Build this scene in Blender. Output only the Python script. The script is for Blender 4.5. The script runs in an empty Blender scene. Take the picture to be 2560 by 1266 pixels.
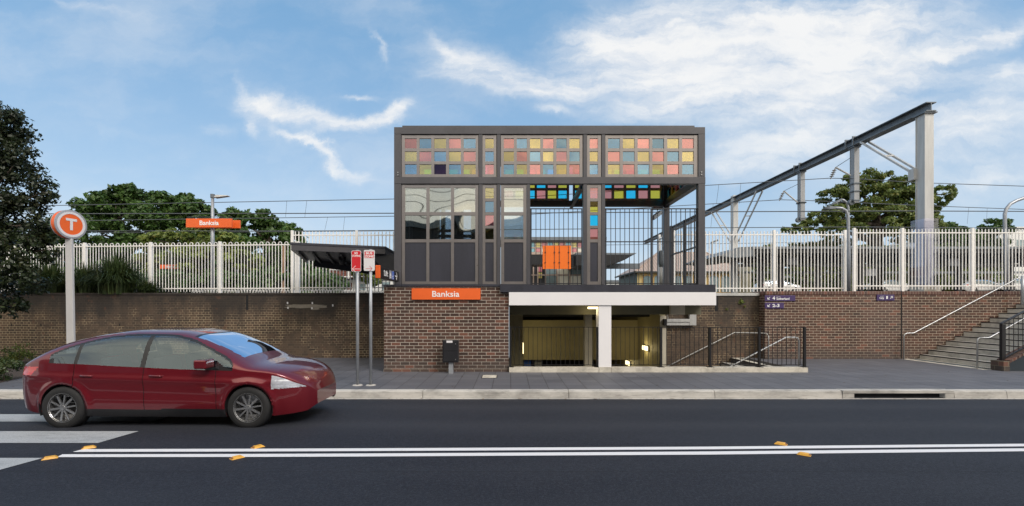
import bpy, math, random
import numpy as np
from mathutils import Vector, Matrix
R = math.radians
random.seed(7)
RNG = np.random.default_rng(11)
SC = bpy.context.scene
COL = SC.collection
# ---------------------------------------------------------------- camera
F, CX, HY, H = 1200.0, 1273.0, 768.0, 1.72      # focal length / vanishing point of the photo, eye height
cam = bpy.data.cameras.new('camera')
cam.sensor_width = 36.0
cam.lens = F / 2560 * 36
cam.shift_x = (1280 - CX) / 2560
cam.shift_y = (HY - 633) / 2560
cam.clip_start = 0.1
cam.clip_end = 3000
camo = bpy.data.objects.new('camera', cam)
camo.location = (0, 0, H)
camo.rotation_euler = (R(90), 0, 0)
COL.objects.link(camo)
SC.camera = camo
# ---------------------------------------------------------------- exposure
SC.view_settings.view_transform = 'Standard'
SC.view_settings.look = 'None'
SC.view_settings.gamma = 1
SC.view_settings.exposure = 0.04
# ---------------------------------------------------------------- sun, high behind the camera to the right, veiled
SUN_AZ, SUN_EL = R(140), R(40)
sd = Vector((math.sin(SUN_AZ) * math.cos(SUN_EL), math.cos(SUN_AZ) * math.cos(SUN_EL), math.sin(SUN_EL)))
sl = bpy.data.lights.new('sun', 'SUN')
sl.energy = 1.75
sl.angle = R(16)
sl.color = (1.0, 0.96, 0.955)
so = bpy.data.objects.new('sun', sl)
so.rotation_euler = (-sd).to_track_quat('-Z', 'Y').to_euler()
COL.objects.link(so)
# ---------------------------------------------------------------- node helper
class NT:
    def __init__(s, nt):
        s.nt = nt; s.n = nt.nodes; s.l = nt.links
    def node(s, t, ins=None, **kw):
        nd = s.n.new(t)
        for k, v in kw.items(): setattr(nd, k, v)
        if ins:
            for k, v in ins.items(): s.set(nd.inputs[k], v)
        return nd
    def set(s, sock, v):
        if isinstance(v, bpy.types.NodeSocket): s.l.new(v, sock)
        elif isinstance(v, (tuple, list)):
            v = tuple(v)
            try: sock.default_value = v
            except Exception: sock.default_value = v[:3] if len(v) == 4 else v + (1,)
        else: sock.default_value = v
    def m(s, op, a, b=None, c=None, clamp=False):
        nd = s.n.new('ShaderNodeMath'); nd.operation = op; nd.use_clamp = clamp
        s.set(nd.inputs[0], a)
        if b is not None: s.set(nd.inputs[1], b)
        if c is not None: s.set(nd.inputs[2], c)
        return nd.outputs[0]
    def mix(s, f, a, b, mode='MIX'):
        nd = s.n.new('ShaderNodeMix'); nd.data_type = 'RGBA'; nd.blend_type = mode
        s.set(nd.inputs[0], f); s.set(nd.inputs[6], a); s.set(nd.inputs[7], b)
        return nd.outputs[2]
    def noise(s, vec, scale, detail=4, rough=.55, dist=0, out=0):
        nd = s.node('ShaderNodeTexNoise', {'Vector': vec, 'Scale': scale, 'Detail': detail, 'Roughness': rough, 'Distortion': dist})
        return nd.outputs[out]
    def ramp(s, f, stops, interp='LINEAR'):
        nd = s.n.new('ShaderNodeValToRGB'); nd.color_ramp.interpolation = interp
        e = nd.color_ramp.elements
        while len(e) < len(stops): e.new(0.5)
        for i, (p, c) in enumerate(stops):
            e[i].position = p
            e[i].color = (c, c, c, 1) if isinstance(c, (int, float)) else tuple(c) + (1,)
        s.set(nd.inputs[0], f)
        return nd.outputs[0]
    def sstep(s, v, a, b):
        nd = s.n.new('ShaderNodeMapRange'); nd.interpolation_type = 'SMOOTHSTEP'
        s.set(nd.inputs[0], v); s.set(nd.inputs[1], a); s.set(nd.inputs[2], b)
        nd.inputs[3].default_value = 0; nd.inputs[4].default_value = 1
        return nd.outputs[0]
    def comb(s, x, y, z):
        nd = s.n.new('ShaderNodeCombineXYZ')
        s.set(nd.inputs[0], x); s.set(nd.inputs[1], y); s.set(nd.inputs[2], z)
        return nd.outputs[0]
    def sep(s, v):
        nd = s.n.new('ShaderNodeSeparateXYZ'); s.set(nd.inputs[0], v)
        return nd.outputs
# ---------------------------------------------------------------- sky
W = bpy.data.worlds.new('World'); SC.world = W; W.use_nodes = True
w = NT(W.node_tree)
for n_ in list(w.n): w.n.remove(n_)
sky = w.node('ShaderNodeTexSky', sky_type='NISHITA', sun_disc=False, sun_elevation=SUN_EL, sun_rotation=SUN_AZ,
             air_density=1.0, dust_density=1.2, ozone_density=1.3, altitude=20)
SKY_ST = 0.15
tc = w.node('ShaderNodeTexCoord')
dx, dy, dz = w.sep(tc.outputs['Generated'])
az = w.m('ARCTAN2', dx, dy)
hyp = w.m('SQRT', w.m('ADD', w.m('MULTIPLY', dx, dx), w.m('MULTIPLY', dy, dy)))
u = w.m('DIVIDE', dx, w.m('MAXIMUM', dy, 0.08))
v = w.m('DIVIDE', dz, w.m('MAXIMUM', dy, 0.08))
uv = w.comb(u, v, 0)
warp = w.noise(uv, 2.6, 5, .6, out=1)
wx, wy, _ = w.sep(warp)
w3x, w3y, _ = w.sep(w.noise(uv, 9, 6, .7, out=1))
uw = w.m('ADD', w.m('ADD', u, w.m('MULTIPLY', w.m('SUBTRACT', wx, .5), .16)), w.m('MULTIPLY', w.m('SUBTRACT', w3x, .5), .09))
vw = w.m('ADD', w.m('ADD', v, w.m('MULTIPLY', w.m('SUBTRACT', wy, .5), .11)), w.m('MULTIPLY', w.m('SUBTRACT', w3y, .5), .055))
# cloud banks as soft ellipses round directions of the sky: centre (u,v), half axes, tilt, weight
BL = [(-0.502, 0.417, 0.062, 0.0250, -8, 0.95), (-0.561, 0.453, 0.012, 0.0375, 25, 0.25), (-0.532, 0.380, 0.015, 0.0233, 20, 0.6), (-0.403, 0.388, 0.083, 0.0142, -18, 0.9), (-0.302, 0.375, 0.079, 0.0125, 8, 0.9), (-0.236, 0.400, 0.046, 0.0142, 35, 0.85), (-0.315, 0.432, 0.042, 0.0067, 0, 0.55), (-0.427, 0.352, 0.058, 0.0083, -25, 0.7), (-0.379, 0.323, 0.042, 0.0083, -42, 0.75), (-0.354, 0.288, 0.025, 0.0117, -60, 0.75), (-0.307, 0.272, 0.050, 0.0100, -12, 0.5), (-0.611, 0.373, 0.050, 0.0133, 0, 0.3), (-0.019, 0.486, 0.158, 0.0350, -16, 0.75), (-0.077, 0.469, 0.100, 0.0167, -12, 0.6), (0.106, 0.450, 0.125, 0.0200, 6, 0.75), (-0.136, 0.536, 0.050, 0.0117, -40, 0.4), (-0.278, 0.548, 0.050, 0.0075, -60, 0.3), (-0.844, 0.615, 0.108, 0.0100, -14, 0.3), (0.089, 0.403, 0.050, 0.0100, 0, 0.4), (0.239, 0.561, 0.125, 0.0583, 20, 0.85), (0.356, 0.502, 0.192, 0.0792, 0, 0.95), (0.547, 0.569, 0.225, 0.0750, 0, 0.95), (0.739, 0.578, 0.200, 0.0583, 10, 0.9), (0.573, 0.461, 0.233, 0.0708, 5, 0.9), (0.781, 0.482, 0.167, 0.0458, 18, 0.8), (0.981, 0.548, 0.133, 0.0200, 20, 0.75), (1.022, 0.482, 0.100, 0.0250, 0, 0.5), (0.964, 0.382, 0.192, 0.0667, 10, 0.75), (0.606, 0.348, 0.200, 0.0458, 10, 0.65), (0.481, 0.282, 0.142, 0.0375, 0, 0.5), (1.006, 0.273, 0.150, 0.0500, 5, 0.5), (0.306, 0.411, 0.100, 0.0183, 10, 0.5), (0.939, 0.632, 0.050, 0.0167, 0, 0.2), (-0.769, 0.357, 0.217, 0.0117, -8, 0.2), (-0.853, 0.290, 0.167, 0.0100, -6, 0.15)]
cl = None
for (cu, cv, a, b, t, wt) in BL:
    du = w.m('SUBTRACT', uw, cu); dv = w.m('SUBTRACT', vw, cv)
    ct, st = math.cos(R(t)), math.sin(R(t))
    p = w.m('DIVIDE', w.m('ADD', w.m('MULTIPLY', du, ct), w.m('MULTIPLY', dv, st)), a * 1.05)
    q = w.m('DIVIDE', w.m('SUBTRACT', w.m('MULTIPLY', dv, ct), w.m('MULTIPLY', du, st)), b * 1.1)
    d = w.m('ADD', w.m('MULTIPLY', p, p), w.m('MULTIPLY', q, q))
    e = w.m('MULTIPLY', w.m('EXPONENT', w.m('MULTIPLY', d, -1.0)), wt)
    cl = e if cl is None else w.m('SUBTRACT', w.m('ADD', cl, e), w.m('MULTIPLY', cl, e))
w2x, w2y, _ = w.sep(w.noise(uv, 11, 5, .65, out=1))
uw = w.m('ADD', uw, w.m('MULTIPLY', w.m('SUBTRACT', w2x, .5), .05))
st1 = w.noise(w.comb(w.m('MULTIPLY', w.m('ADD', uw, w.m('MULTIPLY', vw, -.35)), 1.0), w.m('MULTIPLY', vw, 2.6), 3.1), 3.4, 12, .64)
st2 = w.noise(w.comb(w.m('MULTIPLY', uw, 1.0), w.m('MULTIPLY', vw, 3.4), 9.1), 9, 8, .62)
veil = w.m('MULTIPLY', w.sstep(w.noise(w.comb(uw, w.m('MULTIPLY', vw, 2.2), 17.0), 1.7, 7, .6), .42, .72), .34)
tex = w.m('ADD', w.m('MULTIPLY', st1, .62), w.m('MULTIPLY', st2, .38))
dens = w.m('ADD', cl, w.m('MULTIPLY', w.m('SUBTRACT', tex, .5), w.m('ADD', .30, w.m('MULTIPLY', cl, 2.6))))
front = w.sstep(dens, .0, 1.05)
front = w.m('ADD', front, w.m('MULTIPLY', w.m('SUBTRACT', 1.0, front), veil))
front = w.m('MULTIPLY', front, w.sstep(dy, .05, .3))
# behind the camera: one broad bright veil of cloud
pl = w.comb(w.m('DIVIDE', dx, w.m('ADD', dz, .18)), w.m('DIVIDE', dy, w.m('ADD', dz, .18)), 0)
bk = w.m('MULTIPLY', w.sstep(w.noise(pl, .55, 3, .45), .22, .66), w.sstep(w.m('MULTIPLY', dy, -1), -.2, .25))
cmask = w.m('MAXIMUM', front, bk)
skyc = w.node('ShaderNodeVectorMath', operation='MULTIPLY', ins={0: sky.outputs[0], 1: (SKY_ST * 1.12, SKY_ST * 1.10, SKY_ST * 1.06)}).outputs[0]
backf = w.sstep(w.m('MULTIPLY', dy, -1), -.1, .5)
shade = w.ramp(tex, [(.34, (.70, .745, .82)), (.56, (.96, .945, .925))])
bcol = w.mix(w.sstep(w.noise(pl, 1.5, 5, .6), .28, .54), (1.0, .97, .93, 1), (2.25, 1.98, 1.52, 1))
ccol = w.mix(backf, shade, bcol)
skyc = w.mix(.65, skyc, (.17, .42, .72, 1))
col = w.mix(w.m('MULTIPLY', cmask, .93), skyc, ccol)
# thin white haze towards the horizon
hz = w.m('MULTIPLY', w.m('POWER', w.m('SUBTRACT', 1.0, w.m('MAXIMUM', dz, 0.0), clamp=True), 4.0), .92)
col = w.mix(hz, col, w.mix(backf, (.66, .76, .86, 1), (1.05, .98, .90, 1)))
bg = w.node('ShaderNodeBackground', {'Color': col, 'Strength': 1.0})
wo = w.node('ShaderNodeOutputWorld', {'Surface': bg.outputs[0]})
# ---------------------------------------------------------------- mesh helpers
def X(px, Z): return (px - CX) * Z / F
def ZH(py, Z): return H + (HY - py) * Z / F
def P(px, py, Z): return (X(px, Z), Z, ZH(py, Z))
def roadz(y):
    if y > 9.75 or y < 1.7: return -.155
    return -.155 + .10 * max(0, 1 - ((y - 5.7) / 4.05) ** 2)
def G(px, py, road=True):
    z = 0
    for _ in range(12):
        Z = F * (H - z) / (py - HY)
        z = roadz(Z) if road else 0
    return (X(px, Z), Z, z)
def wloc(o):
    l = Vector((0, 0, 0))
    while o is not None:
        l += o.location; o = o.parent
    return l
class MB:
    def __init__(s): s.v = []; s.f = []; s.xf = None
    def add(s, vs, fs):
        o = len(s.v)
        if s.xf: vs = [s.xf(p) for p in vs]
        s.v += [tuple(p) for p in vs]; s.f += [tuple(i + o for i in f) for f in fs]
        return s
    def box(s, x0, x1, y0, y1, z0, z1):
        if x0 > x1: x0, x1 = x1, x0
        if y0 > y1: y0, y1 = y1, y0
        if z0 > z1: z0, z1 = z1, z0
        return s.add([(x0, y0, z0), (x1, y0, z0), (x1, y1, z0), (x0, y1, z0), (x0, y0, z1), (x1, y0, z1), (x1, y1, z1), (x0, y1, z1)],
                     [(0, 3, 2, 1), (4, 5, 6, 7), (0, 1, 5, 4), (1, 2, 6, 5), (2, 3, 7, 6), (3, 0, 4, 7)])
    def bar(s, p0, p1, wd, ht, up=(0, 0, 1)):
        p0, p1 = Vector(p0), Vector(p1); d = (p1 - p0).normalized(); u_ = Vector(up)
        if abs(d.dot(u_)) > .98: u_ = Vector((1, 0, 0))
        sd_ = d.cross(u_).normalized(); u_ = sd_.cross(d).normalized()
        a, b = sd_ * wd / 2, u_ * ht / 2
        vs = [p + q for p in (p0, p1) for q in (-a - b, a - b, a + b, -a + b)]
        return s.add(vs, [(0, 3, 2, 1), (4, 5, 6, 7), (0, 1, 5, 4), (1, 2, 6, 5), (2, 3, 7, 6), (3, 0, 4, 7)])
    def tube(s, pts, r, n=8, caps=True):
        pts = [Vector(p) for p in pts]; rs = r if isinstance(r, (list, tuple)) else [r] * len(pts)
        vs = []; fs = []; pu = None
        for i, p in enumerate(pts):
            d = (pts[min(i + 1, len(pts) - 1)] - pts[max(i - 1, 0)]).normalized()
            if pu is None:
                pu = Vector((0, 0, 1)) if abs(d.z) < .9 else Vector((1, 0, 0))
            a = d.cross(pu).normalized(); b = a.cross(d).normalized(); pu = b
            for k in range(n):
                t = 2 * math.pi * k / n
                vs.append(p + (a * math.cos(t) + b * math.sin(t)) * rs[i])
        for i in range(len(pts) - 1):
            for k in range(n):
                k2 = (k + 1) % n
                fs.append((i * n + k, i * n + k2, (i + 1) * n + k2, (i + 1) * n + k))
        if caps:
            fs.append(tuple(range(n - 1, -1, -1))); fs.append(tuple((len(pts) - 1) * n + k for k in range(n)))
        return s.add(vs, fs)
    def prism(s, poly, off):
        n = len(poly); off = Vector(off)
        a = [Vector(p) for p in poly]
        return s.add(a + [p + off for p in a], [tuple(range(n)), tuple(range(2 * n - 1, n - 1, -1))] + [(i, i + n, (i + 1) % n + n, (i + 1) % n) for i in range(n)])
    def lathe(s, prof, c, ax='y', n=32):
        # prof: list of (radius, offset along axis)
        vs = []; fs = []
        for (r_, o) in prof:
            for k in range(n):
                t = 2 * math.pi * k / n
                if ax == 'y': vs.append((c[0] + r_ * math.cos(t), c[1] + o, c[2] + r_ * math.sin(t)))
                else: vs.append((c[0] + r_ * math.cos(t), c[1] + r_ * math.sin(t), c[2] + o))
        for i in range(len(prof) - 1):
            for k in range(n):
                k2 = (k + 1) % n
                fs.append((i * n + k, i * n + k2, (i + 1) * n + k2, (i + 1) * n + k))
        return s.add(vs, fs)
    def build(s, name, mat_, parent=None, smooth=False, bev=0):
        o0 = wloc(parent) if parent else Vector((0, 0, 0))
        me = bpy.data.meshes.new(name)
        me.from_pydata([tuple(Vector(p) - o0) for p in s.v], [], s.f)
        me.materials.append(mat_)
        if smooth: me.polygons.foreach_set('use_smooth', [True] * len(me.polygons))
        me.update()
        ob = bpy.data.objects.new(name, me); COL.objects.link(ob)
        if parent: ob.parent = parent
        if bev:
            m_ = ob.modifiers.new('bevel', 'BEVEL'); m_.width = bev; m_.segments = 2; m_.limit_method = 'ANGLE'; m_.angle_limit = R(40)
        return ob
def tag(o, label=None, cat=None, group=None, kind=None):
    if label: o['label'] = label
    if cat: o['category'] = cat
    if group: o['group'] = group
    if kind: o['kind'] = kind
    return o
def thing(name, label, cat, loc, group=None):
    o = bpy.data.objects.new(name, None); o.location = loc; o.empty_display_size = .2
    COL.objects.link(o)
    return tag(o, label, cat, group)
def copy_tree(o, parent=None):
    c = o.copy(); COL.objects.link(c)
    if parent is not None: c.parent = parent
    for ch in list(o.children): copy_tree(ch, c)
    return c
def npmesh(name, verts, faces, mat_, parent=None, smooth=False):
    o0 = np.array(wloc(parent)) if parent else np.zeros(3)
    me = bpy.data.meshes.new(name); k = faces.shape[1]
    me.vertices.add(len(verts)); me.vertices.foreach_set('co', (verts - o0).astype(np.float32).ravel())
    me.loops.add(faces.size); me.loops.foreach_set('vertex_index', faces.astype(np.int32).ravel())
    me.polygons.add(len(faces)); me.polygons.foreach_set('loop_start', np.arange(0, faces.size, k, dtype=np.int32))
    me.polygons.foreach_set('loop_total', np.full(len(faces), k, dtype=np.int32))
    if smooth: me.polygons.foreach_set('use_smooth', np.ones(len(faces), dtype=bool))
    me.materials.append(mat_); me.update(calc_edges=True); me.validate()
    ob = bpy.data.objects.new(name, me); COL.objects.link(ob)
    if parent: ob.parent = parent
    return ob
def lettering(s, mat_, parent, org, ud, vd, wd, ht, th=.004, name='lettering', bold=.0, keep=False):
    # text fitted into a wd x ht box whose lower left corner is org, ud to the right, vd up
    cu = bpy.data.curves.new('t', 'FONT'); cu.body = s; cu.offset = bold; cu.align_x = 'LEFT'; cu.extrude = .02; cu.resolution_u = 3
    to = bpy.data.objects.new('t', cu); COL.objects.link(to)
    me = bpy.data.meshes.new_from_object(to)
    bpy.data.objects.remove(to)
    co = np.array([v_.co[:] for v_ in me.vertices])
    mn, mx = co.min(0), co.max(0); sx, sy = wd / (mx[0] - mn[0]), ht / (mx[1] - mn[1])
    ud, vd = Vector(ud), Vector(vd); nd = ud.cross(vd); o0 = wloc(parent) if parent else Vector((0, 0, 0))
    for v_ in me.vertices:
        c = v_.co
        v_.co = Vector(org) + ud * (c.x - mn[0]) * sx + vd * (c.y - mn[1]) * sy + nd * ((c.z - mn[2]) / (mx[2] - mn[2]) * th) - o0
    me.materials.clear(); me.materials.append(mat_)
    ob = bpy.data.objects.new(name, me); COL.objects.link(ob)
    if parent: ob.parent = parent
    return ob
# ---------------------------------------------------------------- materials
def newmat(name):
    m_ = bpy.data.materials.new(name); m_.use_nodes = True
    n = NT(m_.node_tree)
    for k in list(n.n): n.n.remove(k)
    out = n.node('ShaderNodeOutputMaterial')
    return m_, n, out
def finish(n, out, col, rough=.6, metal=0, bump=None, bs=.3, bd=.01, coat=0, spec=.5, emis=None, es=0, sss=None):
    p = n.node('ShaderNodeBsdfPrincipled', {'Base Color': col, 'Roughness': rough, 'Metallic': metal, 'Coat Weight': coat, 'Specular IOR Level': spec})
    if emis: n.set(p.inputs['Emission Color'], emis); p.inputs['Emission Strength'].default_value = es
    if bump is not None:
        b = n.node('ShaderNodeBump', {'Height': bump, 'Strength': bs, 'Distance': bd})
        n.l.new(b.outputs[0], p.inputs['Normal'])
    n.l.new(p.outputs[0], out.inputs[0])
    return p
def c4(c): return (c[0], c[1], c[2], 1)
def pos(n): return n.node('ShaderNodeNewGeometry').outputs['Position']
def simple(name, c, rough=.5, metal=0, var=.12, vs=3.0, bs=0, bsc=40, coat=0, spec=.5, emis=None, es=0, streak=False):
    m_, n, out = newmat(name)
    ps = pos(n)
    if streak:
        a = n.sep(ps); ps2 = n.comb(n.m('MULTIPLY', a[0], 1.0), n.m('MULTIPLY', a[1], 1.0), n.m('MULTIPLY', a[2], .12))
        ns = n.noise(ps2, vs, 5, .6)
    else: ns = n.noise(ps, vs, 5, .6)
    ns2 = n.noise(ps, vs * 9, 3, .6)
    f = n.m('ADD', n.m('MULTIPLY', ns, .7), n.m('MULTIPLY', ns2, .3))
    f = n.sstep(f, .3, .7)
    lo = tuple(k * (1 - var) for k in c); hi = tuple(min(1, k * (1 + var)) for k in c)
    colr = n.mix(f, c4(lo), c4(hi))
    r_ = n.m('ADD', rough - .06, n.m('MULTIPLY', ns2, .12))
    finish(n, out, colr, r_, metal, n.noise(ps, bsc, 4, .6) if bs else None, bs, .004, coat, spec, emis, es)
    return m_
def glass(name, tint, refl, gcol, rough=.02, bs=.45):
    m_, n, out = newmat(name)
    ps = pos(n)
    b = n.node('ShaderNodeBump', {'Height': n.noise(ps, 1.1, 0, .4), 'Strength': bs, 'Distance': .05})
    tr = n.node('ShaderNodeBsdfTransparent', {'Color': c4(tint)})
    rv = n.m('ADD', .58, n.m('MULTIPLY', n.node('ShaderNodeObjectInfo').outputs['Random'], .62), clamp=True) if bs else 1.0  # random mirror tint per pane stands in for differing sky reflections
    gl = n.node('ShaderNodeBsdfGlossy', {'Color': n.mix(rv, (0, 0, 0, 1), c4(gcol)), 'Roughness': rough, 'Normal': b.outputs[0]})
    fr = n.node('ShaderNodeLayerWeight', {'Blend': .15})
    fac = n.m('ADD', refl, n.m('MULTIPLY', fr.outputs['Fresnel'], 1 - refl), clamp=True)
    mx = n.node('ShaderNodeMixShader', {0: fac, 1: tr.outputs[0], 2: gl.outputs[0]})
    n.l.new(mx.outputs[0], out.inputs[0])
    return m_
def bricks(name, c1, c2, mort, bw=.24, rh=.0862, ms=.010, old=False, ox=0, oz=0, soldier=False):
    m_, n, out = newmat(name)
    x, y, z = n.sep(pos(n))
    hx = n.m('ADD', n.m('ADD', x, y), ox); vz = n.m('ADD', z, oz)
    ps = pos(n)
    if old:   # wavering old joints
        wv = n.noise(ps, 1.5, 3, .5, out=1); a, b, _ = n.sep(wv)
        hx = n.m('ADD', hx, n.m('MULTIPLY', a, .03)); vz = n.m('ADD', vz, n.m('MULTIPLY', b, .02))
    vec = n.comb(vz, hx, 0) if soldier else n.comb(hx, vz, 0)
    bt = n.node('ShaderNodeTexBrick', {'Vector': vec, 'Color1': (0, 0, 0, 1), 'Color2': (1, 1, 1, 1), 'Mortar': (.5, .5, .5, 1), 'Scale': 1.0,
                'Mortar Size': ms / 2, 'Mortar Smooth': .25 if old else .1, 'Bias': 0, 'Brick Width': bw, 'Row Height': rh}, offset=.5, offset_frequency=2, squash=.5 if old else 1.0, squash_frequency=2)
    mk = bt.outputs['Fac']; rnd = bt.outputs['Color']
    nz = n.noise(ps, 1.1, 5, .6); n2 = n.noise(ps, 26, 5, .65); n3 = n.noise(ps, .45, 4, .6)
    t = n.m('ADD', n.m('MULTIPLY', rnd, .65), n.m('MULTIPLY', n2, .35))
    t = n.m('ADD', t, n.m('MULTIPLY', n.m('SUBTRACT', nz, .5), .9), clamp=True)
    bc = n.mix(t, c4(c1), c4(c2))
    mc = n.mix(n.sstep(n2, .35, .7), c4(tuple(k * .72 for k in mort)), c4(mort))
    if old:
        sx, sy, sz = n.sep(ps)
        run = n.noise(n.comb(n.m('ADD', sx, sy), 0, n.m('MULTIPLY', sz, .22)), 1.3, 6, .65)
        # soot from the top and patches where the pointing is lost
        top = n.sstep(n.m('ADD', sz, n.m('MULTIPLY', n.m('SUBTRACT', run, .5), 3.0)), 1.0, 2.1)
        lost = n.sstep(n.m('ADD', n.m('MULTIPLY', n3, .55), n.m('MULTIPLY', n.noise(ps, 2.3, 5, .7), .45)), .47, .57)
        mk2 = n.m('MULTIPLY', mk, n.m('SUBTRACT', 1.0, n.m('MULTIPLY', n.m('MAXIMUM', top, lost), .82)))
        colr = n.mix(mk2, bc, mc)
        colr = n.mix(n.m('MULTIPLY', lost, .5), colr, (.085, .062, .045, 1))
        colr = n.mix(n.m('MULTIPLY', top, .82), colr, (.022, .019, .017, 1))
        eff = n.sstep(n.noise(n.comb(sx, 4.2, n.m('MULTIPLY', sz, .35)), 2.1, 6, .7), .64, .78)
        colr = n.mix(n.m('MULTIPLY', eff, .35), colr, (.30, .27, .23, 1))
        colr = n.mix(n.m('MULTIPLY', n.sstep(n.noise(ps, 3.3, 5, .6), .60, .72), .4), colr, (.16, .065, .035, 1))
        speck = n.sstep(n.noise(ps, 7, 6, .75), .72, .78)
        colr = n.mix(n.m('MULTIPLY', speck, .5), colr, (.45, .43, .38, 1))
    else:
        colr = n.mix(mk, bc, mc)
        colr = n.mix(n.m('MULTIPLY', n.sstep(n3, .5, .75), .18), colr, (.25, .2, .19, 1))
    if not old:
        _, _, gz = n.sep(ps); gr = n.sstep(n.m('SUBTRACT', n.m('MULTIPLY', n.noise(ps, 2.5, 5, .65), .9), gz), -.15, .45)
        colr = n.mix(n.m('MULTIPLY', gr, .55), colr, (.07, .06, .055, 1))
        drip = n.sstep(n.noise(n.comb(n.m('ADD', x, y), 7.7, n.m('MULTIPLY', z, .18)), 2.4, 6, .7), .60, .74)
        colr = n.mix(n.m('MULTIPLY', drip, .22), colr, (.36, .31, .28, 1))
        odd = n.sstep(rnd, .90, .95)
        colr = n.mix(n.m('MULTIPLY', n.m('MULTIPLY', odd, n.m('SUBTRACT', 1.0, mk)), .5), colr, (.22, .085, .055, 1))
    hgt = n.m('ADD', n.m('MULTIPLY', mk, -1.0), n.m('MULTIPLY', n2, .35 if old else .12))
    finish(n, out, colr, .78, 0, hgt, .6, .008)
    return m_
M = {}
M['steel'] = simple('charcoal_steel', (.070, .068, .076), .38, 0, .16, 2.2, .12, 25, streak=True)
M['steel2'] = simple('charcoal_panel', (.036, .037, .050), .40, 0, .22, 2.6, .10, 12, streak=True)
M['frame'] = simple('bronze_frame', (.27, .245, .235), .30, .55, .08, 1.5)
M['darksteel'] = simple('dark_steel', (.022, .023, .028), .45, 0, .15, 1)
M['black'] = simple('black_paint', (.012, .012, .014), .4, 0, .2, 3)
M['blackmatt'] = simple('black_matt', (.008, .008, .009), .8, 0, .2, 3)
M['galv'] = simple('galvanised', (.50, .50, .49), .5, .2, .16, 6, .15, 30, streak=True)
M['galvdark'] = simple('galvanised_beam', (.16, .18, .20), .5, .35, .22, 3, streak=True)
M['galvpost'] = simple('sign_post', (.36, .38, .41), .42, .4, .12, 5)
M['inox'] = simple('stainless', (.42, .42, .42), .34, .8, .06, 8)
M['whitefascia'] = simple('white_fascia', (.80, .79, .81), .5, 0, .02, 1.2)
M['fence'] = simple('cream_paint', (.86, .84, .81), .5, 0, .05, 6)
M['cream'] = simple('cream_wall', (.48, .43, .26), .6, 0, .08, 2)  # cream paint; the yellow cast of the lamps is put into the colour
M['creamlit'] = simple('cream_lit', (.58, .53, .42), .6, 0, .06, 2)  # lit copy of the cream, its light put into the paler colour
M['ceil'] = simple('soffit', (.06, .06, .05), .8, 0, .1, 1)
M['orange'] = simple('orange_sign', (.80, .13, .022), .45, 0, .04, 2)
M['orangebox'] = simple('orange_panel', (.86, .17, .012), .5, 0, .05, 4)
M['white'] = simple('white_letter', (.85, .85, .85), .5, 0, .02, 8)
M['purple'] = simple('purple_sign', (.060, .036, .125), .45, 0, .05, 3)
M['red'] = simple('red_sign', (.60, .018, .028), .45, 0, .04, 3)
M['signwhite'] = simple('sign_white', (.70, .69, .71), .45, 0, .04, 4)
M['blue'] = simple('blue_sign', (.02, .10, .50), .45, 0, .05, 4)
M['grey'] = simple('grey_icon', (.32, .33, .36), .5, 0, .05, 4)
M['cab'] = simple('cabinet', (.020, .020, .023), .3, .0, .2, 4)
M['yellow'] = simple('marker_yellow', (.78, .40, .05), .45, 0, .2, 20, .3, 60)
M['amber'] = simple('marker_reflector', (.30, .12, .02), .15, 0, .1, 20)
M['tan'] = simple('tan_roof', (.42, .33, .28), .6, 0, .08, 1)
M['yellowwall'] = simple('yellow_wall', (.70, .55, .25), .7, 0, .08, 1)
M['greenwall'] = simple('grey_green_brick', (.16, .18, .16), .8, 0, .2, 6)
M['bluegreen'] = simple('dark_teal_paint', (.014, .024, .034), .5, 0, .2, 3, .2, 30)
M['pale'] = simple('pale_render', (.72, .73, .72), .7, 0, .06, .5)
M['redbrick'] = simple('far_red_brick', (.16, .055, .04), .8, 0, .25, 3)
M['wire'] = simple('wire_grey', (.10, .11, .12), .5, .3, .1, 1)
M['winfar'] = simple('far_window_glass', (.22, .30, .32), .12, 0, .3, 1, spec=.8)
M['bark'] = simple('bark', (.09, .07, .055), .9, 0, .35, 6, .6, 18)
M['mulch'] = simple('mulch', (.05, .035, .028), .95, 0, .5, 14, .9, 30)
M['earth'] = simple('ballast_ground', (.12, .11, .095), .95, 0, .35, 3, .5, 20)
M['ground'] = simple('far_ground', (.09, .09, .075), .95, 0, .3, .3)
def lamp_mat(name, c, s):
    m_, n, out = newmat(name)
    e = n.node('ShaderNodeEmission', {'Color': c4(c), 'Strength': s}); n.l.new(e.outputs[0], out.inputs[0]); return m_
M['lamp'] = lamp_mat('lamp_warm', (1, .80, .42), 3.2)
M['brick'] = bricks('brown_brick', (.030, .018, .014), (.120, .056, .038), (.64, .58, .50), .24, .0862, .0115, ox=.10, oz=-.004)
M['brick2'] = bricks('brown_brick_wall', (.042, .024, .018), (.135, .064, .043), (.62, .53, .41), .24, .0862, .0112, ox=.07, oz=.02)
M['soldier'] = bricks('soldier_brick', (.060, .030, .024), (.15, .07, .055), (.34, .29, .23), 3.0, .095, .012, soldier=True, oz=.5)
M['oldbrick'] = bricks('old_brick', (.034, .024, .018), (.140, .090, .056), (.56, .45, .29), .237, .0820, .011, old=True)
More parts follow.
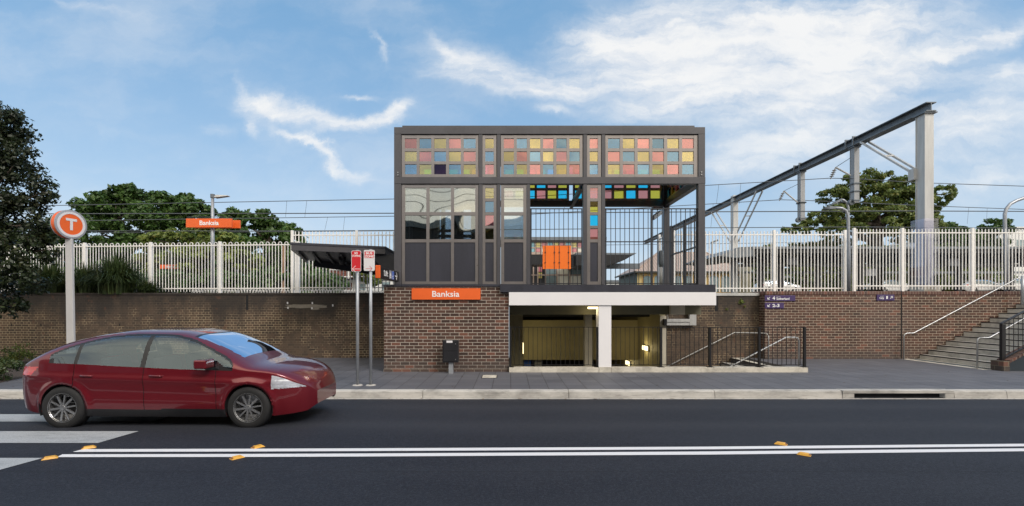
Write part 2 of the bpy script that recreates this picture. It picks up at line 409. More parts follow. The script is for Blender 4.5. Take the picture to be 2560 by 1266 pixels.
def asphalt():
    m_, n, out = newmat('asphalt')
    ps = pos(n); x, y, z = n.sep(ps)
    a = n.noise(ps, 160, 3, .7); b = n.noise(n.comb(n.m('MULTIPLY', x, .22), y, z), .9, 6, .6); c = n.noise(ps, 45, 4, .7)
    g = n.sstep(a, .35, .75)
    colr = n.mix(g, (.003, .004, .008, 1), (.027, .031, .047, 1))
    colr = n.mix(n.m('MULTIPLY', n.sstep(b, .35, .68), .55), colr, (.022, .025, .035, 1))
    colr = n.mix(n.m('MULTIPLY', n.sstep(n.noise(ps, 2.2, 6, .7), .60, .72), .35), colr, (.010, .011, .014, 1))
    colr = n.mix(n.m('MULTIPLY', n.sstep(n.noise(ps, 30, 4, .85), .48, .62), .45), colr, (.048, .053, .068, 1))
    colr = n.mix(n.m('MULTIPLY', n.sstep(n.noise(ps, 22, 3, .8), .56, .70), .55), colr, (.006, .007, .010, 1))
    band = n.m('ADD', n.m('EXPONENT', n.m('MULTIPLY', n.m('POWER', n.m('DIVIDE', n.m('SUBTRACT', y, 7.25), .30), 2.0), -1.0)), n.m('EXPONENT', n.m('MULTIPLY', n.m('POWER', n.m('DIVIDE', n.m('SUBTRACT', y, 8.8), .30), 2.0), -1.0)))
    colr = n.mix(n.m('MULTIPLY', band, .22), colr, (.055, .058, .068, 1))
    # wheel-polished bands and a paving seam along the near lane
    seam = n.m('ABSOLUTE', n.m('SUBTRACT', n.m('ADD', y, n.m('MULTIPLY', n.m('SUBTRACT', n.noise(n.comb(x, 0, 0), 1.3, 3), .5), .05)), 5.18))
    colr = n.mix(n.m('MULTIPLY', n.m('SUBTRACT', 1.0, n.sstep(seam, .004, .02)), .45), colr, (.008, .009, .012, 1))
    spk = n.sstep(n.noise(ps, 70, 1, .5), .80, .84)
    colr = n.mix(n.m('MULTIPLY', spk, .5), colr, (.16, .16, .16, 1))
    hgt = n.m('ADD', a, n.m('MULTIPLY', c, .8))
    finish(n, out, colr, n.m('ADD', .62, n.m('MULTIPLY', c, .22)), 0, hgt, .75, .006, spec=.35)
    return m_
def paving():
    m_, n, out = newmat('paving')
    ps = pos(n); x, y, z = n.sep(ps)
    bt = n.node('ShaderNodeTexBrick', {'Vector': n.comb(n.m('ADD', x, .365), n.m('ADD', y, .24), 0), 'Color1': (0, 0, 0, 1), 'Color2': (1, 1, 1, 1), 'Mortar': (.5, .5, .5, 1),
        'Scale': 1.0, 'Mortar Size': .007, 'Mortar Smooth': .1, 'Brick Width': .4, 'Row Height': .4}, offset=0.0, offset_frequency=2)
    b = n.noise(n.comb(n.m('MULTIPLY', x, .6), y, z), 1.1, 6, .65); f = n.noise(ps, 90, 3, .65); s = n.noise(n.comb(n.m('MULTIPLY', x, .35), y, z), 5, 5, .7)
    t = n.m('ADD', n.m('MULTIPLY', bt.outputs['Color'], .35), n.m('ADD', n.m('MULTIPLY', b, .6), n.m('MULTIPLY', n.m('SUBTRACT', f, .5), .3)), clamp=True)
    colr = n.mix(t, (.072, .074, .088, 1), (.150, .152, .172, 1))
    colr = n.mix(n.m('MULTIPLY', n.sstep(s, .60, .78), .30), colr, (.22, .21, .205, 1))
    gum = n.sstep(n.noise(ps, 12, 2, .4), .80, .82)
    colr = n.mix(n.m('MULTIPLY', gum, .4), colr, (.2, .2, .2, 1))
    colr = n.mix(n.m('MULTIPLY', bt.outputs['Fac'], .8), colr, (.014, .014, .016, 1))
    finish(n, out, colr, n.m('ADD', .45, n.m('MULTIPLY', b, .3)), 0, n.m('ADD', n.m('MULTIPLY', bt.outputs['Fac'], -1), n.m('MULTIPLY', f, .2)), .4, .004)
    return m_
def concrete(name, c, stain=.5, streak=1.0):
    m_, n, out = newmat(name)
    ps = pos(n); x, y, z = n.sep(ps)
    a = n.noise(n.comb(n.m('MULTIPLY', x, streak), y, z), 2.2, 7, .68); f = n.noise(ps, 60, 4, .65); g = n.noise(n.comb(n.m('MULTIPLY', x, .6 * streak), 0, n.m('MULTIPLY', z, 3)), 5, 6, .7)
    colr = n.mix(n.sstep(a, .4, .72), c4(c), c4(tuple(k * .55 for k in c)))
    colr = n.mix(n.m('MULTIPLY', n.sstep(g, .5, .7), stain), colr, (.10, .095, .085, 1))
    colr = n.mix(n.m('MULTIPLY', n.sstep(f, .55, .8), .25), colr, c4(tuple(k * .5 for k in c)))
    finish(n, out, colr, .85, 0, f, .35, .004)
    return m_
def roadpaint():
    m_, n, out = newmat('road_paint')
    ps = pos(n); f = n.noise(ps, 75, 4, .7); g = n.noise(ps, 2.5, 5, .7)
    wr = n.m('MULTIPLY', n.sstep(f, .53, .70), n.m('ADD', .12, n.m('MULTIPLY', n.sstep(g, .45, .75), .5)))
    finish(n, out, n.mix(wr, (.74, .73, .75, 1), (.07, .07, .08, 1)), .6, 0, f, .3, .003)
    return m_
def worn():
    m_, n, out = newmat('worn_road_paint')
    ps = pos(n); x, y, z = n.sep(ps); f = n.noise(ps, 80, 5, .75); g = n.noise(n.comb(n.m('MULTIPLY', x, .4), y, z), 3, 6, .75)
    wr = n.m('ADD', n.m('MULTIPLY', n.sstep(f, .42, .66), .55), n.m('MULTIPLY', n.sstep(g, .45, .7), .4), clamp=True)
    finish(n, out, n.mix(wr, (.42, .44, .46, 1), (.12, .125, .135, 1)), .7, 0, f, .3, .003)
    return m_
def leafmat(name, a, b, tr=.25):
    m_, n, out = newmat(name)
    ps = pos(n)
    t = n.m('ADD', n.m('MULTIPLY', n.noise(ps, .7, 4, .6), .55), n.m('MULTIPLY', n.noise(ps, 9, 2, .5), .55))
    colr = n.mix(n.sstep(t, .36, .74), c4(a), c4(b))
    colr = n.mix(n.m('MULTIPLY', n.sstep(n.noise(ps, 3.3, 2, .5), .56, .66), .35), colr, c4((min(1, b[0] * 1.9), b[1] * 1.15, b[2])))
    p = n.node('ShaderNodeBsdfPrincipled', {'Base Color': colr, 'Roughness': .45, 'Specular IOR Level': .4})
    tl = n.node('ShaderNodeBsdfTranslucent', {'Color': colr})
    mx = n.node('ShaderNodeMixShader', {0: tr, 1: p.outputs[0], 2: tl.outputs[0]})
    n.l.new(mx.outputs[0], out.inputs[0])
    return m_
M['asphalt'] = asphalt(); M['paving'] = paving(); M['paint'] = roadpaint(); M['worn'] = worn()
M['kerb'] = concrete('kerb_concrete', (.50, .48, .45), .5, .5)
M['plinth'] = concrete('plinth_concrete', (.62, .58, .50), .3)
M['stepc'] = concrete('step_concrete', (.52, .50, .46), .3)
M['leafA'] = leafmat('magnolia_leaves', (.010, .017, .008), (.035, .052, .017), .12)
M['leafB'] = leafmat('fig_leaves', (.022, .050, .012), (.085, .165, .036), .25)
M['leafC'] = leafmat('light_leaves', (.085, .125, .022), (.23, .29, .065), .3)
M['leafD'] = leafmat('poinciana_leaves', (.050, .088, .020), (.20, .25, .065), .35)
M['blade'] = leafmat('strap_leaves', (.012, .026, .008), (.060, .090, .028), .12)
# tinted panes: tint of what shows through, strength and tint of the mirror image
M['gp'] = glass('glass_pink', (1, .42, .52), .44, (.93, .60, .53))
M['gy'] = glass('glass_yellow', (1, .93, .10), .44, (.90, .77, .50))
M['gb'] = glass('glass_blue', (.10, .74, 1), .42, (.56, .70, .77))
M['gc'] = glass('glass_clear', (.85, .90, .92), .44, (1.0, .93, .76))
M['gv'] = glass('glass_violet', (.12, .06, .16), .15, (.30, .22, .38))
M['rp'] = glass('rear_glass_pink', (1, .58, .52), .05, (.80, .5, .5))
M['ry'] = glass('rear_glass_yellow', (1, .84, .28), .05, (.72, .62, .36))
M['rb'] = glass('rear_glass_blue', (.24, .88, 1), .05, (.45, .56, .62))
M['galvmid'] = simple('galvanised_mast', (.30, .31, .32), .5, .3, .2, 5, streak=True)
M['rc'] = glass('rear_glass_clear', (.92, .96, 1), .04, (.8, .8, .8))
# ================================================================ SETTING
def grid(name, xs, ys, zf, mat_):
    m_ = MB(); nx = len(xs)
    m_.add([(x, y, zf(x, y)) for y in ys for x in xs], [(j * nx + i, j * nx + i + 1, (j + 1) * nx + i + 1, (j + 1) * nx + i) for j in range(len(ys) - 1) for i in range(nx - 1)])
    o = m_.build(name, mat_, smooth=True); tag(o, kind='structure'); return o
ZK = 9.86                                        # front of the kerb
grid('ground', [-1500, -90, 90, 1500], [-1500, -14.0, -13.9], lambda x, y: -.02, M['ground'])
grid('road', [-90, -30, 0, 30, 90], [1.2, 1.7] + [1.7 + .27 * i for i in range(1, 30)] + [ZK - .10], lambda x, y: roadz(y), M['asphalt'])
m_ = MB(); m_.box(-90, 90, -14, 1.2, -.4, .0); tag(m_.build('footpath', M['paving']), kind='structure')
# pavement with the stairwell left open (X 0..7.5, Y 12.95..16.2)
KT = ZK + .17
m_ = MB(); t_ = -.5
m_.box(-90, 0.0, KT, 16.3, t_, 0); m_.box(0.0, 7.5, KT, 12.9, t_, 0); m_.box(7.5, 90, KT, 16.3, t_, 0)
tag(m_.build('pavement', M['paving']), kind='structure')
# kerb stones with joints, a rounded nose, and a gutter strip
m_ = MB(); jx = [X(p, ZK) for p in (1057, 1422, 1780)]
L = jx[1] - jx[0]; joints = [jx[0] + L * k for k in range(-14, 16)]
IN0, IN1 = X(2105, ZK), X(2385, ZK)
def kerbseg(a, b):
    a += .006; b -= .006
    prof = [(KT - .002, -.5), (KT - .002, .004), (ZK + .045, .002), (ZK + .018, -.008), (ZK + .004, -.03), (ZK - .012, -.13), (ZK - .014, -.5)]
    m_.prism([(a, y, z) for y, z in prof][::-1], (b - a, 0, 0))
for k in range(len(joints) - 1):
    a, b = joints[k], joints[k + 1]
    if b < IN0 or a > IN1: kerbseg(a, b)
    else:
        if a < IN0: kerbseg(a, IN0)
        if b > IN1: kerbseg(IN1, b)
tag(m_.build('kerb', M['kerb'], smooth=False), kind='structure')
m_ = MB(); m_.box(-90, 90, ZK - .10, ZK - .014, -.4, -.150); tag(m_.build('gutter', M['kerb']), kind='structure')
# storm drain inlet under a concrete lintel
t = thing('drain_inlet', 'storm drain inlet under a grey lintel in the kerb', 'drain', ((IN0 + IN1) / 2, ZK, -.15))
m_ = MB(); m_.box(IN0 + .008, IN1 - .008, ZK - .015, KT + .03, -.055, .006); m_.box(IN0 + .008, X(2135, ZK), ZK - .012, KT, -.15, -.057); m_.box(X(2362, ZK), IN1 - .008, ZK - .012, KT, -.15, -.057)
m_.build('lintel', M['kerb'], t, bev=.008)
m_ = MB(); m_.box(X(2135, ZK) + .002, X(2362, ZK) - .002, ZK + .12, KT, -.149, -.058); m_.build('opening', M['blackmatt'], t)
# painted lines
def strip(name, top, bot, mat_, lab=None):
    n_ = 60; a = []; b = []
    def interp(pts, f):
        x = pts[0][0] + (pts[-1][0] - pts[0][0]) * f
        for i in range(len(pts) - 1):
            if x <= pts[i + 1][0] + 1e-6:
                q = (x - pts[i][0]) / (pts[i + 1][0] - pts[i][0]); return (x, pts[i][1] + q * (pts[i + 1][1] - pts[i][1]))
        return pts[-1]
    vs = []
    for i in range(n_ + 1):
        for pts in (top, bot):
            x, y, z = G(*interp(pts, i / n_)); vs.append((x, y, z + .004))
    m_ = MB(); m_.add(vs, [(2 * i, 2 * i + 1, 2 * i + 3, 2 * i + 2) for i in range(n_)])
    return tag(m_.build(name, mat_), kind='structure')
strip('centre_line', [(208, 1124), (640, 1123), (900, 1122), (1760, 1117.9), (2560, 1110.5), (4200, 1096)], [(181, 1131), (640, 1130), (900, 1129), (1760, 1124.6), (2560, 1117), (4200, 1102.5)], M['paint'])
strip('centre_line', [(156, 1137), (640, 1136), (900, 1135), (1760, 1130), (2560, 1122), (4200, 1107.5)], [(142, 1144), (640, 1143.5), (900, 1142.5), (1760, 1137.8), (2560, 1129.3), (4200, 1114.5)], M['paint'])
def zebra(pts):
    # stripe edges along the road; split into rows so it follows the camber
    (xa, ya), (xb, yb), (xc, yc), (xd, yd) = pts
    vs = []; n_ = 4
    for i in range(n_ + 1):
        f = i / n_
        for (p, q) in (((xa, ya), (xd, yd)), ((xb, yb), (xc, yc))):
            x, y, z = G(p[0] + (q[0] - p[0]) * f, p[1] + (q[1] - p[1]) * f); vs.append((x, y, z + .004))
    m_ = MB(); m_.add(vs, [(2 * i, 2 * i + 2, 2 * i + 3, 2 * i + 1) for i in range(n_)])
    tag(m_.build('crossing_stripe', M['worn']), kind='structure')
zebra([(-900, 1079), (347, 1079), (245, 1108.5), (-900, 1108.5)])
zebra([(-900, 1036.5), (440, 1036.5), (380, 1055), (-900, 1055)])
zebra([(-900, 1146), (108, 1146), (-5, 1177), (-900, 1177)])
# yellow raised markers
mk = thing('road_marker', 'yellow raised marker at the left end of the lower centre line', 'road marker', G(125, 1146), 'yellow raised markers beside the centre lines')
m_ = MB(); m_.add([(-.11, -.05, 0), (.11, -.05, 0), (.11, .05, 0), (-.11, .05, 0), (-.065, -.038, .026), (.065, -.038, .026), (.065, .038, .026), (-.065, .038, .026)],
    [(4, 5, 6, 7), (0, 1, 5, 4), (1, 2, 6, 5), (2, 3, 7, 6), (3, 0, 4, 7), (0, 3, 2, 1)]); mb_ = m_
o = bpy.data.meshes.new('marker_body'); o.from_pydata(m_.v, [], m_.f); o.materials.append(M['yellow'])
ob = bpy.data.objects.new('marker_body', o); COL.objects.link(ob); ob.parent = mk
m_ = MB(); m_.add([(.074, -.034, .022), (.104, -.04, .0055), (.104, .04, .0055), (.074, .034, .022)], [(0, 1, 2, 3)])
o = bpy.data.meshes.new('reflector'); o.from_pydata([(x + .002, y, z + .002) for x, y, z in m_.v], [], m_.f); o.materials.append(M['amber'])
ob = bpy.data.objects.new('reflector', o); COL.objects.link(ob); ob.parent = mk
ML = [(125, 1147, 40, None), (222, 1121, 40, 'yellow raised marker at the left end of the upper centre line'),
      (593, 1146, 52, 'yellow raised marker in front of the lower centre line below the red car'), (645, 1119, 52, 'yellow raised marker behind the upper centre line below the red car front wheel'),
      (1952, 1111.5, -38, 'yellow raised marker behind the upper centre line on the right half of the road'), (2010, 1138, -38, 'yellow raised marker before the lower centre line on the right half of the road')]
for i, (px, py, a, lb) in enumerate(ML):
    o = mk if i == 0 else copy_tree(mk)
    x, y, z = G(px, py); o.location = (x, y, z + .002); o.rotation_euler = (0, 0, R(a + (180 if a > 0 else 0))); o.scale = (.66, .85, .9)
    if lb: o['label'] = lb
# embankment behind the walls, rising a little further back
grid('embankment', [-1500, -60, 0, 60, 1500], [16.5, 36, 44, 300, 2500], lambda x, y: 2.10 if y < 40 else 3.15, M['earth'])
# ================================================================ WALLS
ZO = 16.26                                        # face of the old wall
m_ = MB()
m_.box(-90, -.05, ZO, ZO + .4, -.4, 2.12)
o = thing('old_brick_wall', 'long stained old brick retaining wall behind the red car, left of the lift building', 'wall', (-20, ZO, 0))
m_.build('wall_face', M['oldbrick'], o)
m_ = MB(); m_.box(-90, -.05, ZO - .02, ZO + .42, 2.122, 2.20); m_.build('coping', simple('dark_coping', (.035, .028, .024), .9, 0, .4, 6, .5, 25), o, bev=.02)
def patch(px0, px1, py0, py1, name, mt, parent, n=26, th=.006, amp=.35):
    pts = []; cx_, cy_ = (px0 + px1) / 2, (py0 + py1) / 2
    for i in range(n):
        a = 2 * math.pi * i / n; r_ = 1 - amp * random.random()
        pts.append((X(cx_ + (px1 - px0) / 2 * r_ * math.copysign(abs(math.cos(a)) ** .6, math.cos(a)), ZO), ZO - th, ZH(cy_ - (py1 - py0) / 2 * r_ * math.copysign(abs(math.sin(a)) ** .6, math.sin(a)), ZO)))
    m_ = MB(); m_.prism(pts, (0, th + .01, 0)); return m_.build(name, mt, parent)
M['cement'] = concrete('cement_patch', (.24, .215, .18), .6)
patch(706, 822, 761, 772, 'cement_patch', M['cement'], o); patch(775, 800, 768, 776, 'cement_patch', M['cement'], o, th=.004)
for (a, b) in ((719, 758), (720, 770), (781, 758), (780, 771), (832, 764)): patch(a - 2, a + 2, b - 3, b + 3, 'white_plug', M['signwhite'], o, n=10, th=.008, amp=.2)
m_ = MB(); m_.box(X(615, ZO), X(621, ZO), ZO - .006, ZO + .02, ZH(775, ZO), ZH(736, ZO)); m_.build('drain_slot', M['blackmatt'], o)
for a in (28, 101, 298, 396, 496, 594): MB().box(X(a, ZO), X(a + 2.6, ZO), ZO - .003, ZO + .02, ZH(816, ZO), ZH(810, ZO)).build('weep_hole', M['blackmatt'], o)
m_ = MB(); m_.box(5.28, 8.52, ZO, ZO + .4, -3.2, 2.10)
o = thing('old_brick_wall', 'dark weathered old brick wall beside the descending stair, left of the clean brick wall', 'wall', (6.9, ZO, 0))
m_.build('wall_face', M['oldbrick'], o)
m_ = MB(); m_.box(5.0, 8.55, ZO - .03, ZO + .3, 2.102, 2.20); m_.build('metal_capping', M['galv'], o)
m_ = MB(); m_.box(X(1787, ZO), X(1795, ZO), ZO - .006, ZO + .02, ZH(778, ZO), 2.10); m_.build('drain_slot', M['blackmatt'], o)
ZR = 15.9
o = thing('brick_wall', 'clean brown brick wall with pale mortar behind the right pavement and the rising stair', 'wall', (14, ZR, 0))
m_ = MB(); m_.box(X(1912, ZR), 45, ZR, ZO + .5, -3.2 if False else -.3, ZH(737.5, ZR)); m_.build('wall_face', M['brick2'], o)
m_ = MB(); m_.box(X(1912, ZR) - .004, 45, ZR - .012, ZO + .5, ZH(737.5, ZR) + .002, ZH(728.5, ZR)); m_.build('soldier_course', M['soldier'], o, bev=.02)
m_ = MB(); m_.box(X(2252.2, ZR), X(2254.2, ZR), ZR - .015, ZR + .01, 0, ZH(728, ZR) + .003); m_.build('expansion_joint', M['blackmatt'], o)
# weeds on the old wall
def weed(px, py, Z, r, label):
    vs = []; fs = []; c = np.array(P(px, py, Z)); c[1] -= .02
    for k in range(60):
        d = RNG.normal(size=3); d /= np.linalg.norm(d); d[1] = -abs(d[1]) * .6; q = c + d * r * RNG.uniform(.2, 1)
        a = RNG.normal(size=3); a /= np.linalg.norm(a); b = np.cross(a, d); b /= np.linalg.norm(b) + 1e-6
        s = r * .22; i = len(vs); vs += [q - a * s, q + b * s * .6, q + a * s, q - b * s * .6]; fs.append((i, i + 1, i + 2, i + 3))
    o = npmesh('weed', np.array(vs), np.array(fs), M['leafC']); tag(o, label, 'plant', 'weeds growing out of the old wall'); return o
weed(1853, 755, ZO, .12, 'largest green weed sprig on the dark old wall, below the metal capping')
weed(1861, 766, ZO, .06, 'tiny green weed sprig just below the larger weed on the old wall')
weed(1816, 773, ZO, .06, 'tiny green weed sprig on the old wall beside the black slot')
# ================================================================ LIFT BUILDING
ZB = 12.75; ZT = 12.9; ZF = 12.63; ZBK = 15.75       # brick base, steel frame front, floor beam front, back of the frame
bx0, bx1 = X(960, ZB), X(1272, ZB)
base = thing('brick_base', 'brown brick block under the dark lift tower, with white mortar', 'brick base', ((bx0 + bx1) / 2, ZB, 0))
m_ = MB(); m_.box(bx0, bx1, ZB, 16.2, .065, ZH(717, ZB)); m_.build('wall', M['brick'], base)
m_ = MB(); m_.box(bx0 - .01, bx1 + .004, ZB - .014, 16.2, -.02, .063); m_.build('footing_course', M['brick2'], base)
m_ = MB(); m_.box(bx0 - .02, X(1250, ZB), ZB - .03, 16.2, ZH(717, ZB) + .002, ZH(711.8, ZB)); m_.build('flashing', M['steel2'], base)
# stair canopy: beam, white fascia, slab, column
sc_ = thing('stair_canopy', 'white fascia slab with dark edge beam over the stairwell, on one white column', 'canopy', (X(1510, ZF), ZF, 0))
zt0, zt1, zt2 = ZH(712, ZF), ZH(731, ZF), ZH(763.5, ZF)
m_ = MB(); m_.box(X(1250, ZF), X(1789, ZF), ZF, ZF + .25, zt1 + .002, zt0); m_.build('edge_beam', M['steel2'], sc_)
m_ = MB(); m_.box(X(1272.6, ZF), X(1790, ZF), ZF - .012, ZF + .06, zt2, zt1); m_.build('fascia', M['whitefascia'], sc_)
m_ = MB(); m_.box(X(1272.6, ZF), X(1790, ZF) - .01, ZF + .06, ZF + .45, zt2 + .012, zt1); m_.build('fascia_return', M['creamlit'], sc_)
m_ = MB(); m_.box(.0, 5.6, ZF + .451, 16.24, 1.93, 2.28); m_.box(-.0, 5.44, 13.6, 13.9, ZH(787, 13.6), 1.929); m_.build('slab', simple('slab_paint', (.16, .15, .10), .8, 0, .1, 1), sc_)  # the cream beam's shade is put into this dark colour
m_ = MB(); m_.box(X(1675, 13.5), X(1711, 13.5), 13.45, 13.58, ZH(787, 13.5), 1.929); m_.build('beam_lit_face', M['creamlit'], sc_)  # pale plate paints the light falling on the beam's right part
m_ = MB(); c0 = X(1496.8, ZF + .02); m_.box(c0, X(1528.3, ZF + .02), ZF + .02, ZF + .40, .135, zt2); m_.build('column', M['whitefascia'], sc_, bev=.006)
m_ = MB(); m_.box(c0 + .01, X(1528.3, ZF + .02) - .01, ZF - .005, ZF + .42, .0, .134); m_.build('column_base', M['plinth'], sc_)
m_ = MB(); m_.box(X(1462.6, 14.5), X(1480.3, 14.5), 14.5, 14.8, -3, 1.93); m_.build('column', M['creamlit'], sc_)
# plinth under the railing
m_ = MB(); zp = .125
m_.box(bx1 + .01, c0 - .002, ZF, ZF + .28, .0, zp); m_.box(X(1528.3, ZF + .02) + .002, X(2020, ZF), ZF, ZF + .28, .0, zp)
m_.box(bx1 + .01, 7.5, ZF + .14, ZF + .27, -3.2, -.002)
o = m_.build('concrete_plinth', M['plinth']); tag(o, 'low pale concrete plinth under the black railing round the stairwell', 'plinth')
# ---- stairwell and tunnel
tn = thing('underpass', 'cream painted underpass in yellow lamp light at the foot of the descending stair', 'underpass', (2.5, 16.2, -3))
m_ = MB(); m_.box(-.3, 5.4, 16.2, 16.26, -3.1, -3.0)
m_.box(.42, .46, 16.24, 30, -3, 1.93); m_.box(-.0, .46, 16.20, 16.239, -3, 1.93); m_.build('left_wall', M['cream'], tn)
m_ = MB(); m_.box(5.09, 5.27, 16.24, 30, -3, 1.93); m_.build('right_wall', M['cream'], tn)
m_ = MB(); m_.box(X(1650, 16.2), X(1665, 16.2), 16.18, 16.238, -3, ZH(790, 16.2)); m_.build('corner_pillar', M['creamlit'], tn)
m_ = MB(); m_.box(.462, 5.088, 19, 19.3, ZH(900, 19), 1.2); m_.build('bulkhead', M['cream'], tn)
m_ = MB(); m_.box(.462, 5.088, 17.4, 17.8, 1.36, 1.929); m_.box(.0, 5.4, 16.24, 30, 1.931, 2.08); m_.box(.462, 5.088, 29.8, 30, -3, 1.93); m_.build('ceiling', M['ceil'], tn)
m_ = MB(); m_.box(-.3, 8, 12.9, 30, -3.2, -3.0); m_.box(-.1, -.002, 12.9, 16.2, -3, -.01); m_.build('floor', simple('tunnel_floor', (.09, .09, .085), .8), tn)
for (px, py, cc) in ((1320, 912, 'blue'), (1347, 912, 'grey')):
    m_ = MB(); a = P(px, py, 18.9); m_.box(a[0] - .14, a[0] + .14, 19.31, 19.34, a[2] - .16, a[2] + .16); m_.build('sign_plate', M[cc], tn)
def walllight(px, py, xw, label, wdt=.62):
    Z = xw * F / (px - CX); z = ZH(py, Z)
    t = thing('wall_light', label, 'wall light', (xw, Z, z), 'lit wall lights in the underpass')
    m_ = MB(); m_.box(xw - .03, xw - .001, Z - wdt / 2, Z + wdt / 2, z - .10, z + .10); m_.build('housing', M['black'], t)
    m_ = MB(); m_.box(xw - .11, xw - .031, Z - wdt / 2 + .04, Z + wdt / 2 - .04, z - .08, z + .08); m_.build('diffuser', M['lamp'], t, bev=.02)
    for k in (-.2, .0, .2):
        m_ = MB(); m_.box(xw - .118, xw - .111, Z + k - .006, Z + k + .006, z - .09, z + .09); m_.build('guard_bar', M['black'], t)
    l = bpy.data.lights.new('lamp_glow', 'POINT'); l.energy = 6; l.color = (1, .80, .38); l.shadow_soft_size = .1
    lo = bpy.data.objects.new('lamp_glow', l); lo.location = (-.3, 0, 0); COL.objects.link(lo); lo.parent = t
walllight(1617, 870.5, 5.09, 'lit yellow wall light nearer the cream pillar in the underpass, upper of two')
walllight(1573, 908, 5.09, 'lit yellow wall light half hidden by the plinth, deeper in the underpass')
t = thing('wall_light', 'sliver of a lit wall light on the left underpass wall behind the railing', 'wall light', (.42, 17.0, .3), 'lit wall lights in the underpass')
Zl = 17.0; z_ = ZH(869, Zl)
m_ = MB(); m_.box(.462, .50, Zl - .3, Zl + .3, z_ - .2, z_ + .17); m_.build('diffuser', M['lamp'], t, bev=.02)
l = bpy.data.lights.new('lamp_glow', 'POINT'); l.energy = 9; l.color = (1, .82, .40); l.shadow_soft_size = .1
lo = bpy.data.objects.new('lamp_glow', l); lo.location = (.35, 0.6, z_ - .35); COL.objects.link(lo); lo.parent = t
# ceiling light by the column
t = thing('ceiling_light', 'lit white box light under the fascia beside the white column', 'light', P(1481, 769, 13.6))
xx, yy, zz = P(1481, 770, 12.95)
m_ = MB(); m_.box(xx - .10, xx + .10, yy - .2, yy + .2, zz + .03, zz + .075); m_.build('housing', M['grey'], t)
m_ = MB(); m_.box(xx - .10, xx + .10, yy - .2, yy + .2, zz - .03, zz + .028); m_.build('diffuser', M['lamp'], t, bev=.015)
l = bpy.data.lights.new('lamp_glow', 'POINT'); l.energy = 2.5; l.color = (1, .82, .45); l.shadow_soft_size = .1
lo = bpy.data.objects.new('lamp_glow', l); lo.location = Vector((xx + .0, yy + .35, zz - .12)) - t.location; COL.objects.link(lo); lo.parent = t
# descending stair
st = thing('concrete_stair', 'concrete stair going down behind the black railing towards the underpass', 'stairs', (5, 14.5, 0))
for k in range(20):
    m_ = MB(); x1 = 7.498 - .30 * k; zt_ = -.152 * (k + 1)
    m_.box(x1 - .33, x1, 12.93, 16.24, zt_ - .25, zt_); m_.build('step', M['stepc'], st)
m_ = MB()
for k in range(20):
    x1 = 7.498 - .30 * k; zt_ = -.152 * k
    m_.box(x1 - .04 , x1 - .002, 12.94, 16.2, zt_ - .035, zt_ + .003)
m_.build('nosing', M['black'], st)
m_ = MB(); m_.box(7.50, 8.0, 13.0, 16.2, .0, .007); tactile = m_.build('paving_edge', M['plinth'], st)
m_ = MB()
for i in range(12):
    for j in range(50):
        cx_, cy_ = 7.66 + .028 * i, 13.05 + .06 * j
        m_.box(cx_ - .008, cx_ + .008, cy_ - .012, cy_ + .012, .0072, .014)
o = m_.build('tactile_studs', M['black'], st); o['kind'] = 'stuff'
# cable tray and box on the old wall
t = thing('cable_tray', 'galvanised L shaped cable tray under the white fascia, in front of the old wall', 'cable tray', (X(1700, 16.1), 16.1, 1.2))
m_ = MB(); Zc = 16.08; m_.box(X(1724, Zc), X(1741, Zc), Zc, Zc + .14, ZH(814, Zc), 2.1); m_.build('upright', M['galv'], t, bev=.005)
m_ = MB(); m_.box(X(1667, Zc), X(1723.6, Zc), Zc + .002, Zc + .14, ZH(814, Zc), ZH(806.5, Zc)); m_.box(X(1667, Zc), X(1723.6, Zc), Zc - .02, Zc + .14, ZH(805.5, Zc), ZH(798, Zc)); m_.build('trunking', M['galv'], t, bev=.004)
m_ = MB(); m_.box(X(1660, Zc), X(1666.5, Zc), Zc - .04, Zc + .14, ZH(814, Zc), ZH(798, Zc)); m_.build('end_box', M['black'], t)
m_ = MB(); m_.tube([P(1667, 765, 15.5), P(1667, 785, 15.7), P(1670, 797, 15.9)], .018, 6); m_.build('conduit', M['galv'], t)
t = thing('loudspeaker', 'small dark dome speaker hung under the canopy end above the cable tray', 'speaker', P(1719, 768, 14.5))
m_ = MB(); a = P(1719, 767, 14.5); m_.lathe([(.0, .12), (.11, .12), (.11, .0), (.09, -.05), (.04, -.09), (.0, -.10)], a, 'z', 16); m_.build('housing', M['black'], t, smooth=True)
m_ = MB(); m_.tube([(a[0], a[1], a[2] + .12), (a[0], a[1], 1.93)], .02, 6); m_.build('bracket', M['black'], t)
# galvanised strip / concrete block at foot of the portal is with the portal below
# ---- steel tower
tw = thing('lift_tower', 'dark steel framed lift tower with a grid of coloured glass panes above the brick block', 'lift tower', (X(1374, ZT), ZT, ZH(712, ZT)))
def tx(px): return X(px, ZT)
def tz(py): return ZH(py, ZT)
zbot = tz(712) + .002
def fr(name, boxes, mat_, bev=.006):
    m_ = MB()
    for b in boxes: m_.box(*b)
    return m_.build(name, mat_, tw, bev=bev)
D = .17
YB1 = ZBK + D
fr('top_beam', [(tx(985), tx(1763), ZT, ZT + D, tz(335.5), tz(318)), (tx(985), tx(1763), ZBK, YB1, tz(335.5), tz(318)),
   (tx(985), tx(1002.6), ZT + D, ZBK, tz(335.5), tz(318)), (tx(1746), tx(1763), ZT + D, ZBK, tz(335.5), tz(318))], M['steel'])
fr('middle_beam', [(tx(985), tx(1763.6), ZT - .004, ZT + D, tz(459.8), tz(442.8)), (tx(985), tx(1763), ZBK, YB1, tz(459.8), tz(442.8)),
   (tx(985), tx(1002.6), ZT + D, ZBK, tz(459.8), tz(442.8)), (tx(1746), tx(1763), ZT + D, ZBK, tz(459.8), tz(442.8))], M['steel'])
